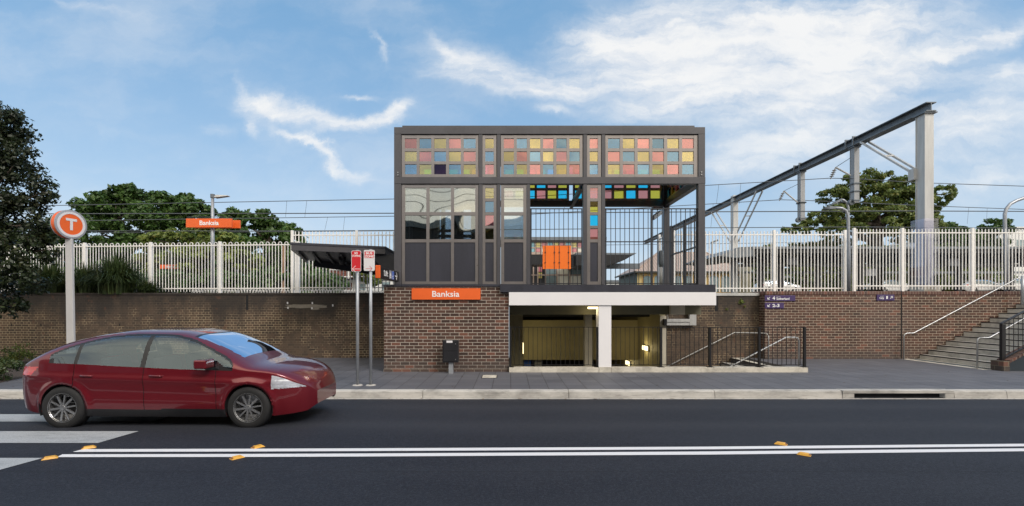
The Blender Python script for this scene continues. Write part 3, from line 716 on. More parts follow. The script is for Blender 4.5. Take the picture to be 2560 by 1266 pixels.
for (a, b) in ((985, 1002.6), (1746, 1763.1)):
    for (y0, y1) in ((ZT, ZT + D), (ZBK, YB1)):
        fr('corner_post', [(tx(a), tx(b), y0, y1, tz(442.6), tz(335.7)), (tx(a), tx(b), y0, y1, zbot, tz(460))], M['steel'])
for (a, b) in ((1196.5, 1205.5), (1242.2, 1251.2), (1458.4, 1467.6), (1504.4, 1513.2)):
    fr('post', [(tx(a), tx(b), ZT + .012, ZT + D, tz(442.6), tz(335.7)), (tx(a), tx(b), ZT + .012, ZT + D, zbot, tz(460))], M['steel'])
fr('post', [(tx(1317), tx(1325.6), ZT + .012, ZT + D, zbot, tz(460))], M['steel'])
fr('bottom_rail', [(tx(1003), tx(1316.5), ZT + .03, ZT + D - .02, zbot, tz(710)), (tx(985), tx(1763), ZBK, YB1, zbot, zbot + .05)], M['steel'])
fr('roof', [(tx(1003), tx(1741), ZT + .12, YB1 - .1, tz(318) + .003, tz(310)), (tx(1004), tx(1745), ZT + .18, ZBK - .01, tz(334), tz(318.5))], M['steel'])
bolt = MB()
for (px, py) in ((995, 432), (995, 438), (1753.5, 431), (1753.5, 437)):
    bolt.lathe([(.0, -.02), (.016, -.02), (.018, 0)], (tx(px), ZT, tz(py)), 'y', 8)
bolt.build('bolt', M['inox'], tw)
fmap = lambda p: (p[0], ZT + .035 + p[1], p[2])
bmap = lambda p: (p[0], YB1 - .035 - p[1], p[2])
def pane_mat(c):
    return M[{'c': 'rc', 'p': 'rp', 'y': 'ry', 'b': 'rb', 'v': 'rb', 'P': 'gp', 'Y': 'gy', 'B': 'gb', 'C': 'gc', 'V': 'gv'}[c]]
def panel(name, x0, x1, z0, z1, cols, rows, cells, mp=None, single=False, solid=None, rec=.02, th=.07):
    """frame of full-height mullions and rails between them; panes as children. local axes: x, depth y (0 = front), z"""
    m_ = MB(); m_.xf = mp
    xe = [x0] + [q for c in cols for q in c] + [x1]
    for i in range(0, len(xe), 2): m_.box(xe[i], xe[i + 1], 0.0, th, z0, z1)
    rs = sorted([tuple(sorted(r_)) for r_ in rows]); zz_ = [z0] + [q for r_ in rs for q in r_] + [z1]
    for (a, b) in cols:
        for i in range(0, len(zz_), 2):
            m_.box(a, b, .006, th - .004, zz_[i], zz_[i + 1])
    f = m_.build(name, M['frame'], tw)
    if single:
        for ri, r_ in enumerate(rows):
            for ci, c in enumerate(cols):
                b_ = MB(); b_.xf = mp; b_.box(c[0], c[1], .03, .036, min(r_), max(r_)); b_.build('rear_pane' if mp is bmap else 'side_pane', pane_mat(cells[ri][ci]), f)
    else:
        for ri, r_ in enumerate(rows):
            for ci, c in enumerate(cols):
                p_ = MB(); p_.xf = mp; k = cells[ri][ci]
                if k == 'S': p_.box(c[0], c[1], .022, .05, min(r_), max(r_)); p_.build('solid_panel', M['steel2'], f)
                else: p_.box(c[0], c[1], .03, .036, min(r_), max(r_)); p_.build('pane', pane_mat(k), f)
    return f
cA = [(1011.5, 1041), (1048, 1077.6), (1085, 1114.6), (1122, 1151.6), (1158.7, 1188.9)]
cB = [(1213, 1234)]
cC = [(1259.3, 1284.9), (1292, 1317.5), (1325, 1351), (1358, 1384), (1391.4, 1417), (1424, 1449.7)]
cD = [(1475, 1495.5)]
cE = [(1520.7, 1550.6), (1558, 1587.2), (1595, 1624.5), (1632, 1661), (1669.3, 1698.5), (1706.6, 1735.8)]
rows3 = [(tz(345.1), tz(370)), (tz(377.8), tz(402.7)), (tz(410.1), tz(435))]
UP = [(1003.4, 1195.6, cA, ['PBYPB', 'YPBYP', 'BYVBY']), (1206, 1240.8, cB, ['Y', 'B', 'P']), (1252.2, 1456.8, cC, ['PBYPBY', 'YPBYPB', 'BYPBYP']),
      (1468.2, 1503.2, cD, ['P', 'Y', 'B']), (1514, 1745.4, cE, ['BYPBYP', 'PBYPBY', 'YPBYPB'])]
for (a, b, cs, cells) in UP:
    cc = [(tx(p), tx(q)) for p, q in cs]
    panel('glazed_panel', tx(a), tx(b), tz(441.8), tz(337.3), cc, rows3, cells, fmap)
    panel('rear_glazed_panel', tx(a), tx(b), tz(441.8), tz(337.3), cc, rows3, [s[::-1].lower() for s in cells], bmap, single=True)
for xs_, sg in ((tx(1763.1), -1), (tx(985), 1)):
    smap = lambda p, xs_=xs_, sg=sg: (xs_ + sg * (.035 + p[1]), p[0], p[2])
    y0, y1 = ZT + D + .02, ZBK - .02; n_ = 7; wv = (y1 - y0 - .08) / n_
    cc = [(y0 + .06 + wv * i, y0 + wv * (i + 1) + .0) for i in range(n_)]
    panel('side_glazed_panel', y0, y1, tz(441.8), tz(337.3), cc, rows3, ['pybpybp', 'ybpybpy', 'bpybpyb'], smap, single=True)
rw2 = [(tz(468.8), tz(529.9)), (tz(538), tz(598)), (tz(606), tz(704))]
rw4 = [(tz(469), tz(495.4)), (tz(503), tz(530)), (tz(537.4), tz(564)), (tz(570.8), tz(598)), (tz(606), tz(704))]
lA = [(tx(1011.5), tx(1065.2)), (tx(1072.7), tx(1127)), (tx(1134.5), tx(1187.8))]
panel('window_panel', tx(1003.4), tx(1195.6), zbot, tz(461.5), lA, rw2, ['CCC', 'CCC', 'SSS'], fmap)
panel('window_panel', tx(1206), tx(1241.2), zbot, tz(461.5), [(tx(1213), tx(1234))], rw4, ['Y', 'B', 'P', 'Y', 'S'], fmap)
panel('window_panel', tx(1252.2), tx(1316.5), zbot, tz(461.5), [(tx(1260.3), tx(1308.3))], rw2, ['C', 'C', 'S'], fmap)
panel('window_panel', tx(1468.2), tx(1503.6), zbot, tz(461.5), [(tx(1476), tx(1495.5))], rw4, ['P', 'y', 'b', 'p', 'S'], fmap)
# rear and side of the closed lift part
panel('rear_window_panel', tx(1003.4), tx(1240), zbot, tz(461.5), [(tx(1060), tx(1100)), (tx(1125), tx(1160)), (tx(1180), tx(1225))], rw2, ['ccc', 'ccc', 'SSS'], bmap)
smap = lambda p: (tx(985) + .035 + p[1], p[0], p[2])
panel('side_wall_panel', ZT + D + .01, ZBK - .01, zbot, tz(461.5), [(ZT + .35, ZT + 1.4), (ZT + 1.55, ZT + 2.6)], rw2, ['SS', 'SS', 'SS'], smap)
# lift shaft inside
m_ = MB(); m_.box(tx(1012), tx(1066), 14.0, 14.06, zbot, tz(461)); m_.box(tx(1085), tx(1096), 14.2, 14.35, zbot, tz(462)); m_.box(tx(1130), tx(1146), 14.2, 14.35, zbot, tz(462))
m_.box(tx(1168), tx(1176), 14.2, 14.35, zbot, tz(462)); m_.box(tx(1215), tx(1228), 14.0, 14.1, zbot, tz(462)); m_.box(tx(1066.5), tx(1230), 14.25, 14.4, tz(575), tz(568)); m_.box(tx(1205), tx(1245), 14.5, 14.56, zbot, tz(470))
m_.build('lift_shaft', M['blackmatt'], tw)
m_ = MB(); m_.box(tx(1004), tx(1745), ZT + .2, ZBK - .02, tz(459) + .002, tz(456)) if False else m_.box(tx(1004), tx(1245), ZT + .2, ZBK - .02, tz(452), tz(449)); m_.build('shaft_ceiling', M['blackmatt'], tw)
m_ = MB(); m_.box(tx(1004), tx(1245), ZT + D, ZBK, 2.30, 2.33); m_.build('floor', M['blackmatt'], tw)
m_ = MB(); m_.bar(P(1455, 466, 13.3), P(1428, 516, 15.6), .10, .14); m_.build('inner_brace', M['steel'], tw)
# barrier mesh in the two openings
def mesh_infill(a, b, first, pitch, Y, label_part, post=None):
    for py in (521, 604, 709):
        m_ = MB(); m_.box(tx(a), tx(b), Y, Y + .03, tz(py) - .013, tz(py) + .013); m_.build('mesh_rail', M['darksteel'], tw)
    x = first
    while x < b - 3:
        m_ = MB(); m_.box(tx(x) - .008, tx(x) + .008, Y + .031, Y + .047, zbot, tz(521)); x += pitch; m_.build('mesh_bar', M['darksteel'], tw)
mesh_infill(1327.4, 1456.4, 1328.8, 11.63, ZT + .06, '')
mesh_infill(1514.0, 1745.0, 1517.2, 11.75, ZT + .06, '')
for (a, b) in ((1629, 1632), (1515, 1517), (1743, 1745.5), (1326, 1328), (1454.6, 1456.6)):
    fr('mesh_post', [(tx(a), tx(b), ZT + .05, ZT + .11, zbot, tz(520))], M['darksteel'], 0)
# side barrier along the open right side
xs_ = tx(1754)
for z_ in (4.26, 3.38, 2.36): MB().box(xs_ - .02, xs_ + .02, ZT + D + .002, 15.3, z_ - .02, z_ + .02).build('side_rail', M['darksteel'], tw)
for i in range(10): MB().box(xs_ - .007, xs_ + .007, ZT + .30 + .21 * i, ZT + .314 + .21 * i, zbot, 4.24).build('side_bar', M['darksteel'], tw)
MB().box(xs_ - .04, xs_ + .04, 14.1, 14.18, zbot, 4.28).build('side_post', M['darksteel'], tw)
MB().box(xs_ - .05, xs_ + .05, 15.24, 15.34, zbot, 4.3).build('side_post', M['darksteel'], tw)
# orange board bolted to the mesh
t = thing('orange_board', 'square orange board bolted to the vertical bars in the left opening of the tower', 'board', (tx(1392), ZT + .05, tz(673)))
m_ = MB(); m_.box(tx(1356.9), tx(1427.4), ZT + .025, ZT + .045, tz(672.7), tz(614.3)); m_.build('panel', M['orangebox'], t)
m_ = MB()
for px in (1363.2, 1386.3, 1398.5, 1421.5):
    m_.box(tx(px) - .006, tx(px) + .006, ZT + .018, ZT + .0245, tz(672), tz(615))
m_.build('fixing_bar', M['darksteel'], t)
for px in (1363.2, 1386.3, 1398.5, 1421.5):
    for py in (631, 656.5):
        m_ = MB(); m_.lathe([(.0, -.012), (.017, -.012), (.02, 0)], (tx(px), ZT + .017, tz(py)), 'y', 8); m_.build('bolt', M['darksteel'], t)
# station name sign on the brick base
def plate(name, label, cat, x0, x1, z0, z1, Y, mat_, th=.03, bev=.004, group=None):
    t = thing(name, label, cat, ((x0 + x1) / 2, Y, z0), group)
    m_ = MB(); m_.box(x0, x1, Y, Y + th, z0, z1); m_.build('panel', mat_, t, bev=bev)
    return t
Ys = ZB - .06
t = plate('station_sign', 'orange Banksia name sign on the brown brick block', 'sign', X(1029, Ys), X(1201, Ys), ZH(749.5, Ys), ZH(721.3, Ys), Ys, M['orange'], .05)
lettering('Banksia', M['white'], t, (X(1080.5, Ys), Ys - .001, ZH(742.8, Ys)), (1, 0, 0), (0, 0, 1), X(1148.5, Ys) - X(1080.5, Ys), ZH(727.8, Ys) - ZH(742.8, Ys), .003, bold=.012)
# purple direction signs on the right wall
def arrow(m_, cx, cz, s, ang, Y, up=(0, 0, 1), ud=(1, 0, 0), wd=.16):
    ud = Vector(ud); vd = Vector(up); c, s_ = math.cos(ang), math.sin(ang)
    def q(a, b): return Vector((cx, Y, cz)) + ud * (a * c - b * s_) * s + vd * (a * s_ + b * c) * s
    def seg(a, b, w_):
        d = Vector((b[0] - a[0], b[1] - a[1])); d.normalize(); nn = Vector((-d.y, d.x)) * w_ / 2
        m_.prism([q(a[0] - nn.x, a[1] - nn.y), q(b[0] - nn.x, b[1] - nn.y), q(b[0] + nn.x, b[1] + nn.y), q(a[0] + nn.x, a[1] + nn.y)], ud.cross(vd) * .003)
    seg((-1, 0), (.9, 0), wd * 2); seg((1, 0), (.15, .8), wd * 2); seg((1, 0), (.15, -.8), wd * 2)
Yp = ZR - .03
def pz(py): return ZH(py, Yp)
def pxx(px): return X(px, Yp)
t = plate('direction_sign', 'upper purple sign reading 4 Sutherland with an arrow, left end of the new brick wall', 'sign', pxx(1912.5), pxx(1988.5), pz(753), pz(738.8), Yp, M['purple'], .025, group='purple platform signs on the brick wall')
m_ = MB(); arrow(m_, pxx(1922), pz(746), .055, R(225), Yp); m_.build('arrow', M['white'], t)
lettering('4', M['white'], t, (pxx(1931), Yp, pz(750)), (1, 0, 0), (0, 0, 1), pxx(1937.5) - pxx(1931), pz(741.5) - pz(750), bold=.03)
lettering('Sutherland', M['white'], t, (pxx(1941), Yp, pz(750)), (1, 0, 0), (0, 0, 1), pxx(1973.5) - pxx(1941), pz(744.3) - pz(750), bold=.02)
lettering('Towards', M['white'], t, (pxx(1941), Yp, pz(743.3)), (1, 0, 0), (0, 0, 1), pxx(1951) - pxx(1941), pz(741.6) - pz(743.3))
t = plate('direction_sign', 'lower purple sign reading 2-3 with an arrow, left end of the new brick wall', 'sign', pxx(1912.5), pxx(1960), pz(771.5), pz(757.2), Yp, M['purple'], .025, group='purple platform signs on the brick wall')
m_ = MB(); arrow(m_, pxx(1922), pz(764.3), .055, R(225), Yp); m_.build('arrow', M['white'], t)
lettering('2-3', M['white'], t, (pxx(1931), Yp, pz(768.3)), (1, 0, 0), (0, 0, 1), pxx(1948.5) - pxx(1931), pz(760.3) - pz(768.3), bold=.03)
t = plate('direction_sign', 'small purple sign reading City 1 with an arrow, left of the dark wall joint', 'sign', pxx(2192.3), pxx(2236.3), pz(751.8), pz(737), Yp, M['purple'], .025, group='purple platform signs on the brick wall')
m_ = MB(); arrow(m_, pxx(2228.5), pz(744), .055, R(45), Yp); m_.build('arrow', M['white'], t)
lettering('1', M['white'], t, (pxx(2215.5), Yp, pz(747.8)), (1, 0, 0), (0, 0, 1), pxx(2219.5) - pxx(2215.5), pz(740.5) - pz(747.8), bold=.03)
lettering('City', M['white'], t, (pxx(2198.8), Yp, pz(749.3)), (1, 0, 0), (0, 0, 1), pxx(2210.3) - pxx(2198.8), pz(742.7) - pz(749.3), bold=.02)
lettering('Towards', M['white'], t, (pxx(2200.5), Yp, pz(741.7)), (1, 0, 0), (0, 0, 1), pxx(2210) - pxx(2200.5), pz(740.2) - pz(741.7))
# ---- black railing on the plinth
rl = thing('stair_railing', 'black steel bar railing on the pale plinth round the stairwell', 'railing', (X(1640, ZF), ZF + .1, zp))
Yr = ZF + .12
def rx(px): return X(px, Yr)
zt_, zb_ = ZH(818.5, Yr), ZH(912.5, Yr)
for (a, b) in ((rx(1274), c0 - .01), (X(1529, Yr), rx(2013))):
    MB().box(a, b, Yr - .018, Yr + .018, zt_ - .008, zt_ + .008).build('top_rail', M['black'], rl); MB().box(a, b, Yr - .015, Yr + .015, zb_ - .007, zb_ + .007).build('bottom_rail', M['black'], rl)
x = 1286.5
while x < 2008:
    if not (1492 < x < 1531): MB().box(rx(x) - .006, rx(x) + .006, Yr - .006, Yr + .006, zb_ + .008, zt_ - .009).build('baluster', M['black'], rl)
    x += 11.52
for px in (1276, 1493, 1652, 1775, 1898, 2011):
    m_ = MB(); m_.box(rx(px) - .028, rx(px) + .028, Yr - .03, Yr + .03, zp + .012, zt_ + .006); o = m_.build('post', M['black'], rl)
    m_ = MB(); m_.box(rx(px) - .08, rx(px) + .08, Yr - .07, Yr + .07, zp + .001, zp + .011); m_.build('base_plate', M['black'], o)
# railing return across the top of the stair is open; stainless handrails
def hand(name, label, pts, r=.021, brackets=()):
    t = thing(name, label, 'handrail', pts[0], 'stainless handrails of the stairs')
    m_ = MB(); m_.tube(pts, r, 8); m_.build('rail', M['inox'], t, smooth=True)
    for b in brackets:
        m_ = MB(); m_.tube([b, (b[0], b[1] + .03, b[2] - .06), (b[0], b[1] + .10, b[2] - .06)], .009, 6); m_.build('bracket', M['inox'], t)
    return t
Zf = 16.12
hand('handrail', 'far stainless handrail going down the old wall beside the descending stair', [P(1921, 901, 15.8), P(1921, 841, 15.8), P(1917, 834.5, 15.85), P(1900, 833, 16.0), P(1836, 832, Zf), P(1667, 917, Zf), P(1560, 970.6, Zf)],
     brackets=[P(1844, 833, Zf), P(1788, 857, Zf), P(1702, 900, Zf)])
hand('handrail', 'near stainless handrail going down behind the black railing', [(X(1997, 13), 13, 0), P(1997, 852, 13), P(1994, 845.5, 13), P(1988, 844, 13), P(1965, 844, 13), P(1824, 918, 13), P(1700, 983, 13)])
# ---- right stair rising along the wall
rs_ = thing('concrete_stair', 'concrete stair with black nosings rising to the right in front of the brick wall', 'stairs', (14.5, 14.6, 0))
xs0 = X(2299, ZR); tr_ = (X(2540, ZR) - xs0) / 11; YN = 13.2
for k in range(16):
    x0 = xs0 + tr_ * k - .0; z1 = .1525 * (k + 1)
    m_ = MB(); m_.box(x0, x0 + (tr_ - .001 if k < 15 else 8), YN, ZR - .002, 0 if k == 0 else .1525 * (k - 1), z1); m_.build('step', M['stepc'], rs_, bev=.004)
    m_ = MB(); m_.box(x0 - .003, x0 + .045, YN + .05, ZR - .01, z1 - .028, z1 + .004); m_.build('nosing', M['black'], rs_)
# low brick kerb wall with sloping coping and painted face
kw = thing('stair_side_wall', 'low brick wall with sloping brick coping and dark teal face at the right edge', 'wall', (X(2500, YN - .3), YN - .2, 0))
xk = X(2489, YN - .15); y0, y1 = YN - .36, YN - .01
slope = .1525 / tr_; xp = X(2519, YN - .3)
m_ = MB(); m_.box(xk, xp, y0, y1, 0, .27); m_.build('brick_pier', bricks('dark_pier_brick', (.03, .02, .015), (.07, .045, .032), (.28, .24, .16), .20, .13, .014), kw, bev=.006)
Lk = 9; m_ = MB(); m_.prism([(xp + .002, y0 + .03, 0), (xp + Lk, y0 + .03, 0), (xp + Lk, y0 + .03, .22 + slope * Lk), (xp + .002, y0 + .03, .22)], (0, y1 - y0 - .03, 0)); m_.build('painted_face', M['bluegreen'], kw)
m_ = MB(); n_ = 60
for i in range(n_):
    a = xp + .002 + i * .115; m_.prism([(a, y0, .222 + slope * (a - xp)), (a + .10, y0, .222 + slope * (a + .10 - xp)), (a + .10, y0, .292 + slope * (a + .10 - xp)), (a, y0, .292 + slope * (a - xp))], (0, y1 - y0, 0))
m_.build('sloping_coping', M['soldier'], kw)
# black raking balustrade
bl = thing('stair_balustrade', 'black raking balustrade rising right above the low teal faced wall', 'railing', (X(2506, 13), 13.0, .27))
yb = 13.02
px0 = X(2506.5, yb)
m_ = MB(); m_.box(px0 - .05, px0 + .05, yb - .04, yb + .04, .272, ZH(811, yb)); m_.build('post', M['black'], bl)
m_ = MB(); a = (px0 - .05, yb, ZH(811, yb) + .012); m_.bar(a, (a[0] + 6, yb, a[2] + 6 * slope), .07, .03); m_.build('top_rail', M['darksteel'], bl)
m_ = MB(); a2 = (px0 + .05, yb, .34); m_.bar(a2, (a2[0] + 6, yb, a2[2] + 6 * slope), .05, .03); m_.build('bottom_rail', M['darksteel'], bl)
for i in range(1, 44):
    x = px0 + .05 + .125 * i; MB().box(x - .006, x + .006, yb - .006, yb + .006, .35 + slope * (x - px0 - .05), a[2] - .02 + slope * (x - a[0])).build('baluster', M['black'], bl)
hand('handrail', 'stainless handrail on the brick wall rising along the right stair', [P(2259.5, 898, 15.75), P(2259.5, 841, 15.75), P(2262, 836, 15.75), P(2267, 833.6, 15.75), P(2284, 833.2, 15.75), P(2560, 688, 15.75), P(2720, 604, 15.75)],
     brackets=[P(2311, 820, 15.78), P(2400, 774, 15.78), P(2460, 742, 15.78)])
hand('handrail', 'near stainless handrail on a post at the foot of the right stair', [P(2443.5, 923, 13.35), P(2443.5, 853, 13.35), P(2445.5, 847.5, 13.35), P(2450, 845.3, 13.35), P(2473, 844.8, 13.35), P(2560, 797, 13.35), P(2680, 733, 13.35)])
m_ = MB(); m_.tube([(X(2556.5, 15.6), 15.6, 1.8), P(2556.5, 690, 15.6)], .045, 10); o = m_.build('steel_post', M['galvpost'], smooth=True); tag(o, 'grey round post standing on the upper steps of the right stair', 'post')
# trench grate at the foot of the stair
gx = xs0
t = thing('trench_grate', 'black slotted trench grate in pale concrete at the foot of the right stair', 'drain grate', (gx - .25, 14.5, 0))
A0, A1 = G(2222, 899.5, False), G(2433, 926, False)
m_ = MB(); m_.box(gx - .62, gx - .002, YN - .05, ZR - .01, .0, .006); m_.build('concrete_border', M['plinth'], t)
m_ = MB(); m_.box(gx - .42, gx - .19, YN + .02, ZR - .08, .0065, .011); m_.build('channel', M['blackmatt'], t)
m_ = MB()
for i in range(44): m_.box(gx - .42, gx - .19, YN + .03 + .058 * i, YN + .048 + .058 * i, .0115, .016)
m_.build('grate_bars', M['galvdark'], t)
# pit lid in the pavement
a, b = G(1203, 946, False), G(1242, 938.5, False)
t = thing('pit_lid', 'small pale rectangular pit lid in the pavement in front of the brick block', 'pit lid', ((a[0] + b[0]) / 2, (a[1] + b[1]) / 2, 0))
m_ = MB(); m_.box(a[0], b[0] + .02, a[1], b[1], .0, .006); m_.build('surround', M['black'], t)
m_ = MB(); m_.box(a[0] + .02, b[0], a[1] + .03, b[1] - .03, .0065, .010); m_.build('lid', M['plinth'], t)
# cabinet on a post
Zq = 12.45
t = thing('meter_cabinet', 'black steel cabinet on a short grey post in front of the brick block', 'cabinet', (X(1127, Zq), Zq, 0))
m_ = MB(); m_.box(X(1107.5, Zq), X(1147, Zq), Zq - .09, Zq + .12, ZH(906, Zq), ZH(850, Zq)); m_.build('box', M['cab'], t, bev=.012)
m_ = MB(); m_.box(X(1110, Zq), X(1145, Zq), Zq - .104, Zq - .0905, ZH(903, Zq), ZH(852, Zq)); d_ = m_.build('door', M['cab'], t, bev=.006)
m_ = MB(); m_.box(X(1111, Zq), X(1144.5, Zq), Zq - .107, Zq - .1045, ZH(877.4, Zq), ZH(876.2, Zq)); m_.build('seam', M['blackmatt'], d_)
for py in (859.5, 898):
    m_ = MB(); m_.lathe([(.0, -.012), (.011, -.012), (.012, 0)], (X(1140, Zq), Zq - .1045, ZH(py, Zq)), 'y', 10); m_.build('lock', M['inox'], d_)
m_ = MB(); m_.box(X(1117.5, Zq), X(1132.5, Zq), Zq - .108, Zq - .1045, ZH(856.6, Zq), ZH(851.2, Zq)); m_.build('label_plate', M['signwhite'], t)
m_ = MB(); m_.box(X(1122, Zq), X(1133, Zq), Zq - .03, Zq + .09, 0, ZH(906.2, Zq)); m_.build('post', M['galvpost'], t)
# parking signs
def parking(name, label, pxp, y0, y1, x0, x1, body, base):
    Z = 10.55; X_ = lambda p: X(p, Z); z_ = lambda p: ZH(p, Z)
    t = thing(name, label, 'road sign', (X_(pxp), Z, 0), 'two parking signs on grey poles')
    m_ = MB(); m_.tube([(X_(pxp), Z, 0), (X_(pxp), Z, z_(y0 - 2))], .034, 12); m_.build('pole', M['galvpost'], t, smooth=True)
    m_ = MB(); m_.lathe([(.11, 0), (.10, .012), (.04, .02)], (X_(pxp), Z, 0), 'z', 14); m_.build('foot', M['kerb'], t)
    # rounded plate
    def rr(a, b, c, d, r_, Y, th):
        pts = []
        for (cx_, cz_, s) in ((b - r_, d - r_, 0), (a + r_, d - r_, 90), (a + r_, c + r_, 180), (b - r_, c + r_, 270)):
            for k in range(5): t_ = R(s + 22.5 * k); pts.append((cx_ + r_ * math.cos(t_), Y, cz_ + r_ * math.sin(t_)))
        m_ = MB(); m_.prism(pts, (0, th, 0)); return m_
    Y = Z - .045
    rr(X_(x0), X_(x1), z_(y1), z_(y0), .028, Y, .006).build('plate', M['signwhite'], t)
    return t, X_, z_, Y, rr
t, X_, z_, Y, rr = parking('parking_sign', 'red no stopping sign with a left arrow on a grey pole', 893.8, 627.5, 679.5, 880, 904.3, 'red', 0)
rr(X_(881.2), X_(903.2), z_(678.4), z_(628.6), .024, Y - .002, .0015).build('red_face', M['red'], t)
lettering('NO', M['white'], t, (X_(888), Y - .0022, z_(637)), (1, 0, 0), (0, 0, 1), X_(896) - X_(888), z_(631) - z_(637), .001, bold=.03)
lettering('STOPPING', M['white'], t, (X_(881.8), Y - .0022, z_(643.4)), (1, 0, 0), (0, 0, 1), X_(902.6) - X_(881.8), z_(638.2) - z_(643.4), .001, bold=.02)
m_ = MB(); arrow(m_, X_(892.2), z_(673.4), .085, R(180), Y - .0022, wd=.055); m_.build('arrow', M['white'], t)
t, X_, z_, Y, rr = parking('parking_sign', 'white and red bus zone sign with a right arrow on a grey pole', 926.8, 626, 678, 911, 938.2, 'white', 0)
m_ = MB(); m_.box(X_(913), X_(936), Y - .002, Y - .0003, z_(646), z_(630)); m_.build('red_face', M['red'], t)
lettering('BUS', M['white'], t, (X_(916.3), Y - .0022, z_(637)), (1, 0, 0), (0, 0, 1), X_(932.5) - X_(916.3), z_(631.2) - z_(637), .001, bold=.03)
lettering('ZONE', M['white'], t, (X_(913.8), Y - .0022, z_(644.9)), (1, 0, 0), (0, 0, 1), X_(935.3) - X_(913.8), z_(638.6) - z_(644.9), .001, bold=.03)
m_ = MB(); arrow(m_, X_(924), z_(672.3), .07, 0, Y - .001, wd=.045); m_.build('arrow', M['red'], t)
# ---- round T sign
Zs = 10.4
t = thing('transport_totem', 'round orange and white T sign on a tall pale post behind the red car', 'sign', (X(176, Zs), Zs, 0))
top = ZH(597, Zs); m_ = MB(); x0 = X(179.5, Zs); tl = -.055
m_.add([(x0 + a, Zs + b, 0) for a, b in ((-.082, -.03), (.082, -.03), (.082, .03), (-.082, .03))] + [(x0 + tl + a, Zs + b, top) for a, b in ((-.070, -.03), (.070, -.03), (.070, .03), (-.070, .03))],
      [(0, 3, 2, 1), (4, 5, 6, 7), (0, 1, 5, 4), (1, 2, 6, 5), (2, 3, 7, 6), (3, 0, 4, 7)])
m_.build('post', simple('totem_post', (.50, .49, .49), .5, 0, .05, 2), t, bev=.01)
cxs, czs, rd = X(171, Zs), ZH(562, Zs), .305
rot = Matrix.Rotation(R(76), 4, 'Z')       # face turned towards the right
def dx_(p):
    q = rot @ Vector(p); return (cxs + q.x, Zs + q.y, czs + q.z)
def disc(prof, name, mt):
    m_ = MB(); m_.xf = dx_; m_.lathe(prof, (0, 0, 0), 'y', 48); return m_.build(name, mt, t, smooth=False)
disc([(0, .060), (rd - .03, .060), (rd - .006, .05), (rd - .006, -.07), (rd - .04, -.085), (0, -.085)], 'drum', M['orange'])
disc([(rd - .01, .042), (rd, .045), (rd, .058), (rd - .02, .062)], 'back_rim', M['grey'])
disc([(rd - .01, -.060), (rd + .006, -.065), (rd + .006, -.085), (rd - .03, -.092), (rd - .03, -.086)], 'front_rim', M['grey'])
disc([(rd - .032, -.086), (rd - .032, -.0900), (rd - .082, -.0900), (rd - .082, -.086)], 'white_ring', M['signwhite'])
uu = (rot @ Vector((1, 0, 0))); nn = rot @ Vector((0, -1, 0)); oo = Vector((cxs, Zs, czs)) + nn * .0865
lettering('T', M['signwhite'], t, oo - uu * .105 - Vector((0, 0, .125)), uu, (0, 0, 1), .21, .25, .004, bold=.035)
# ================================================================ FENCES
def fence(label, p0, p1, zb, zt, nbay, style, pitch=.117, cat='fence', posts=None, first=True, last=True, group=None):
    p0 = Vector(p0 + (0,)) if len(p0) == 2 else Vector(p0); p1 = Vector(p1 + (0,)) if len(p1) == 2 else Vector(p1)
    d = (p1 - p0); L = d.length; d.normalize()
    t = thing('metal_fence', label, cat, (p0.x, p0.y, zb), group)
    fr_ = posts or [i / nbay for i in range(nbay + 1)]
    def pt(s, z): q = p0 + d * s; return Vector((q.x, q.y, z))
    zr0, zr1 = zb + .16, zt - (.10 if style == 'hoop' else .13)
    for i, f in enumerate(fr_):
        if (i == 0 and not first) or (i == len(fr_) - 1 and not last): continue
        m_ = MB(); m_.bar(pt(L * f, zb - .03), pt(L * f, zt + .03), .085, .085, up=d); m_.build('post', M['fence'], t, bev=.008)
    for i in range(len(fr_) - 1):
        a, b = L * fr_[i] + .045, L * fr_[i + 1] - .045
        m_ = MB()
        m_.bar(pt(a, zr0), pt(b, zr0), .036, .036); m_.bar(pt(a, zr1), pt(b, zr1), .036, .036); m_.build('rails', M['fence'], t)
        m_ = MB(); n_ = max(2, int(round((b - a) / pitch)));
        if n_ % 2: n_ += 1
        w_ = (b - a) / n_
        for k in range(n_):
            s = a + w_ * (k + .5)
            if style == 'hoop':
                if k % 2 == 0:
                    r_ = w_ / 2; pts = [pt(s, zb + .05)] + [pt(s + r_ - r_ * math.cos(th), zt - r_ + r_ * math.sin(th)) for th in [math.pi * q / 8 for q in range(9)]] + [pt(s + 2 * r_, zb + .05)]
                    m_.tube(pts, .0125, 6)
            else:
                m_.tube([pt(s, zb + .04), pt(s, zt - .02)], .0165, 6, caps=True); m_.tube([pt(s, zt - .019), pt(s, zt)], [.0165, .006], 6)
        m_.build('pickets', M['fence'], t)
    return t
ZW = 16.4
fence('cream hooped top fence along the old wall, behind the grass clumps and red car', (X(-60, 17.2), 17.2), (X(727, ZW), ZW), 2.2, 3.95, 1, 'hoop', .113, posts=[0, .11, .243, .3565, .567, .7835, 1], last=False)
fence('taller cream fence behind the dark canopy left of the lift tower', (X(731, ZW), ZW), (X(1010, ZW), ZW), 2.22, ZH(579, ZW), 2, 'pick', .124, posts=[0, .577, 1], last=False)
fence('cream spiked fence seen through and right of the lift tower, up to the lamp post', (X(1688, 16.45), 16.45), (X(2112, 16.45), 16.45), 2.2, ZH(578, 16.45), 2, 'pick', .124, posts=[0, .583, 1], first=False)
fence('cream spiked fence on top of the right brick wall, behind the tall steel column', (X(2135, 16.15), 16.15), (X(2780, 16.15), 16.15), 2.27, ZH(573, 16.15), 4, 'pick', .119, posts=[0, .187, .458, .73, 1])
fence('short cream fence return seen through the right tower opening', (X(1648, 17.5), 17.5), (X(1684, 16.55), 16.55), 2.2, ZH(578, 16.45), 1, 'pick', .124)
m_ = MB()
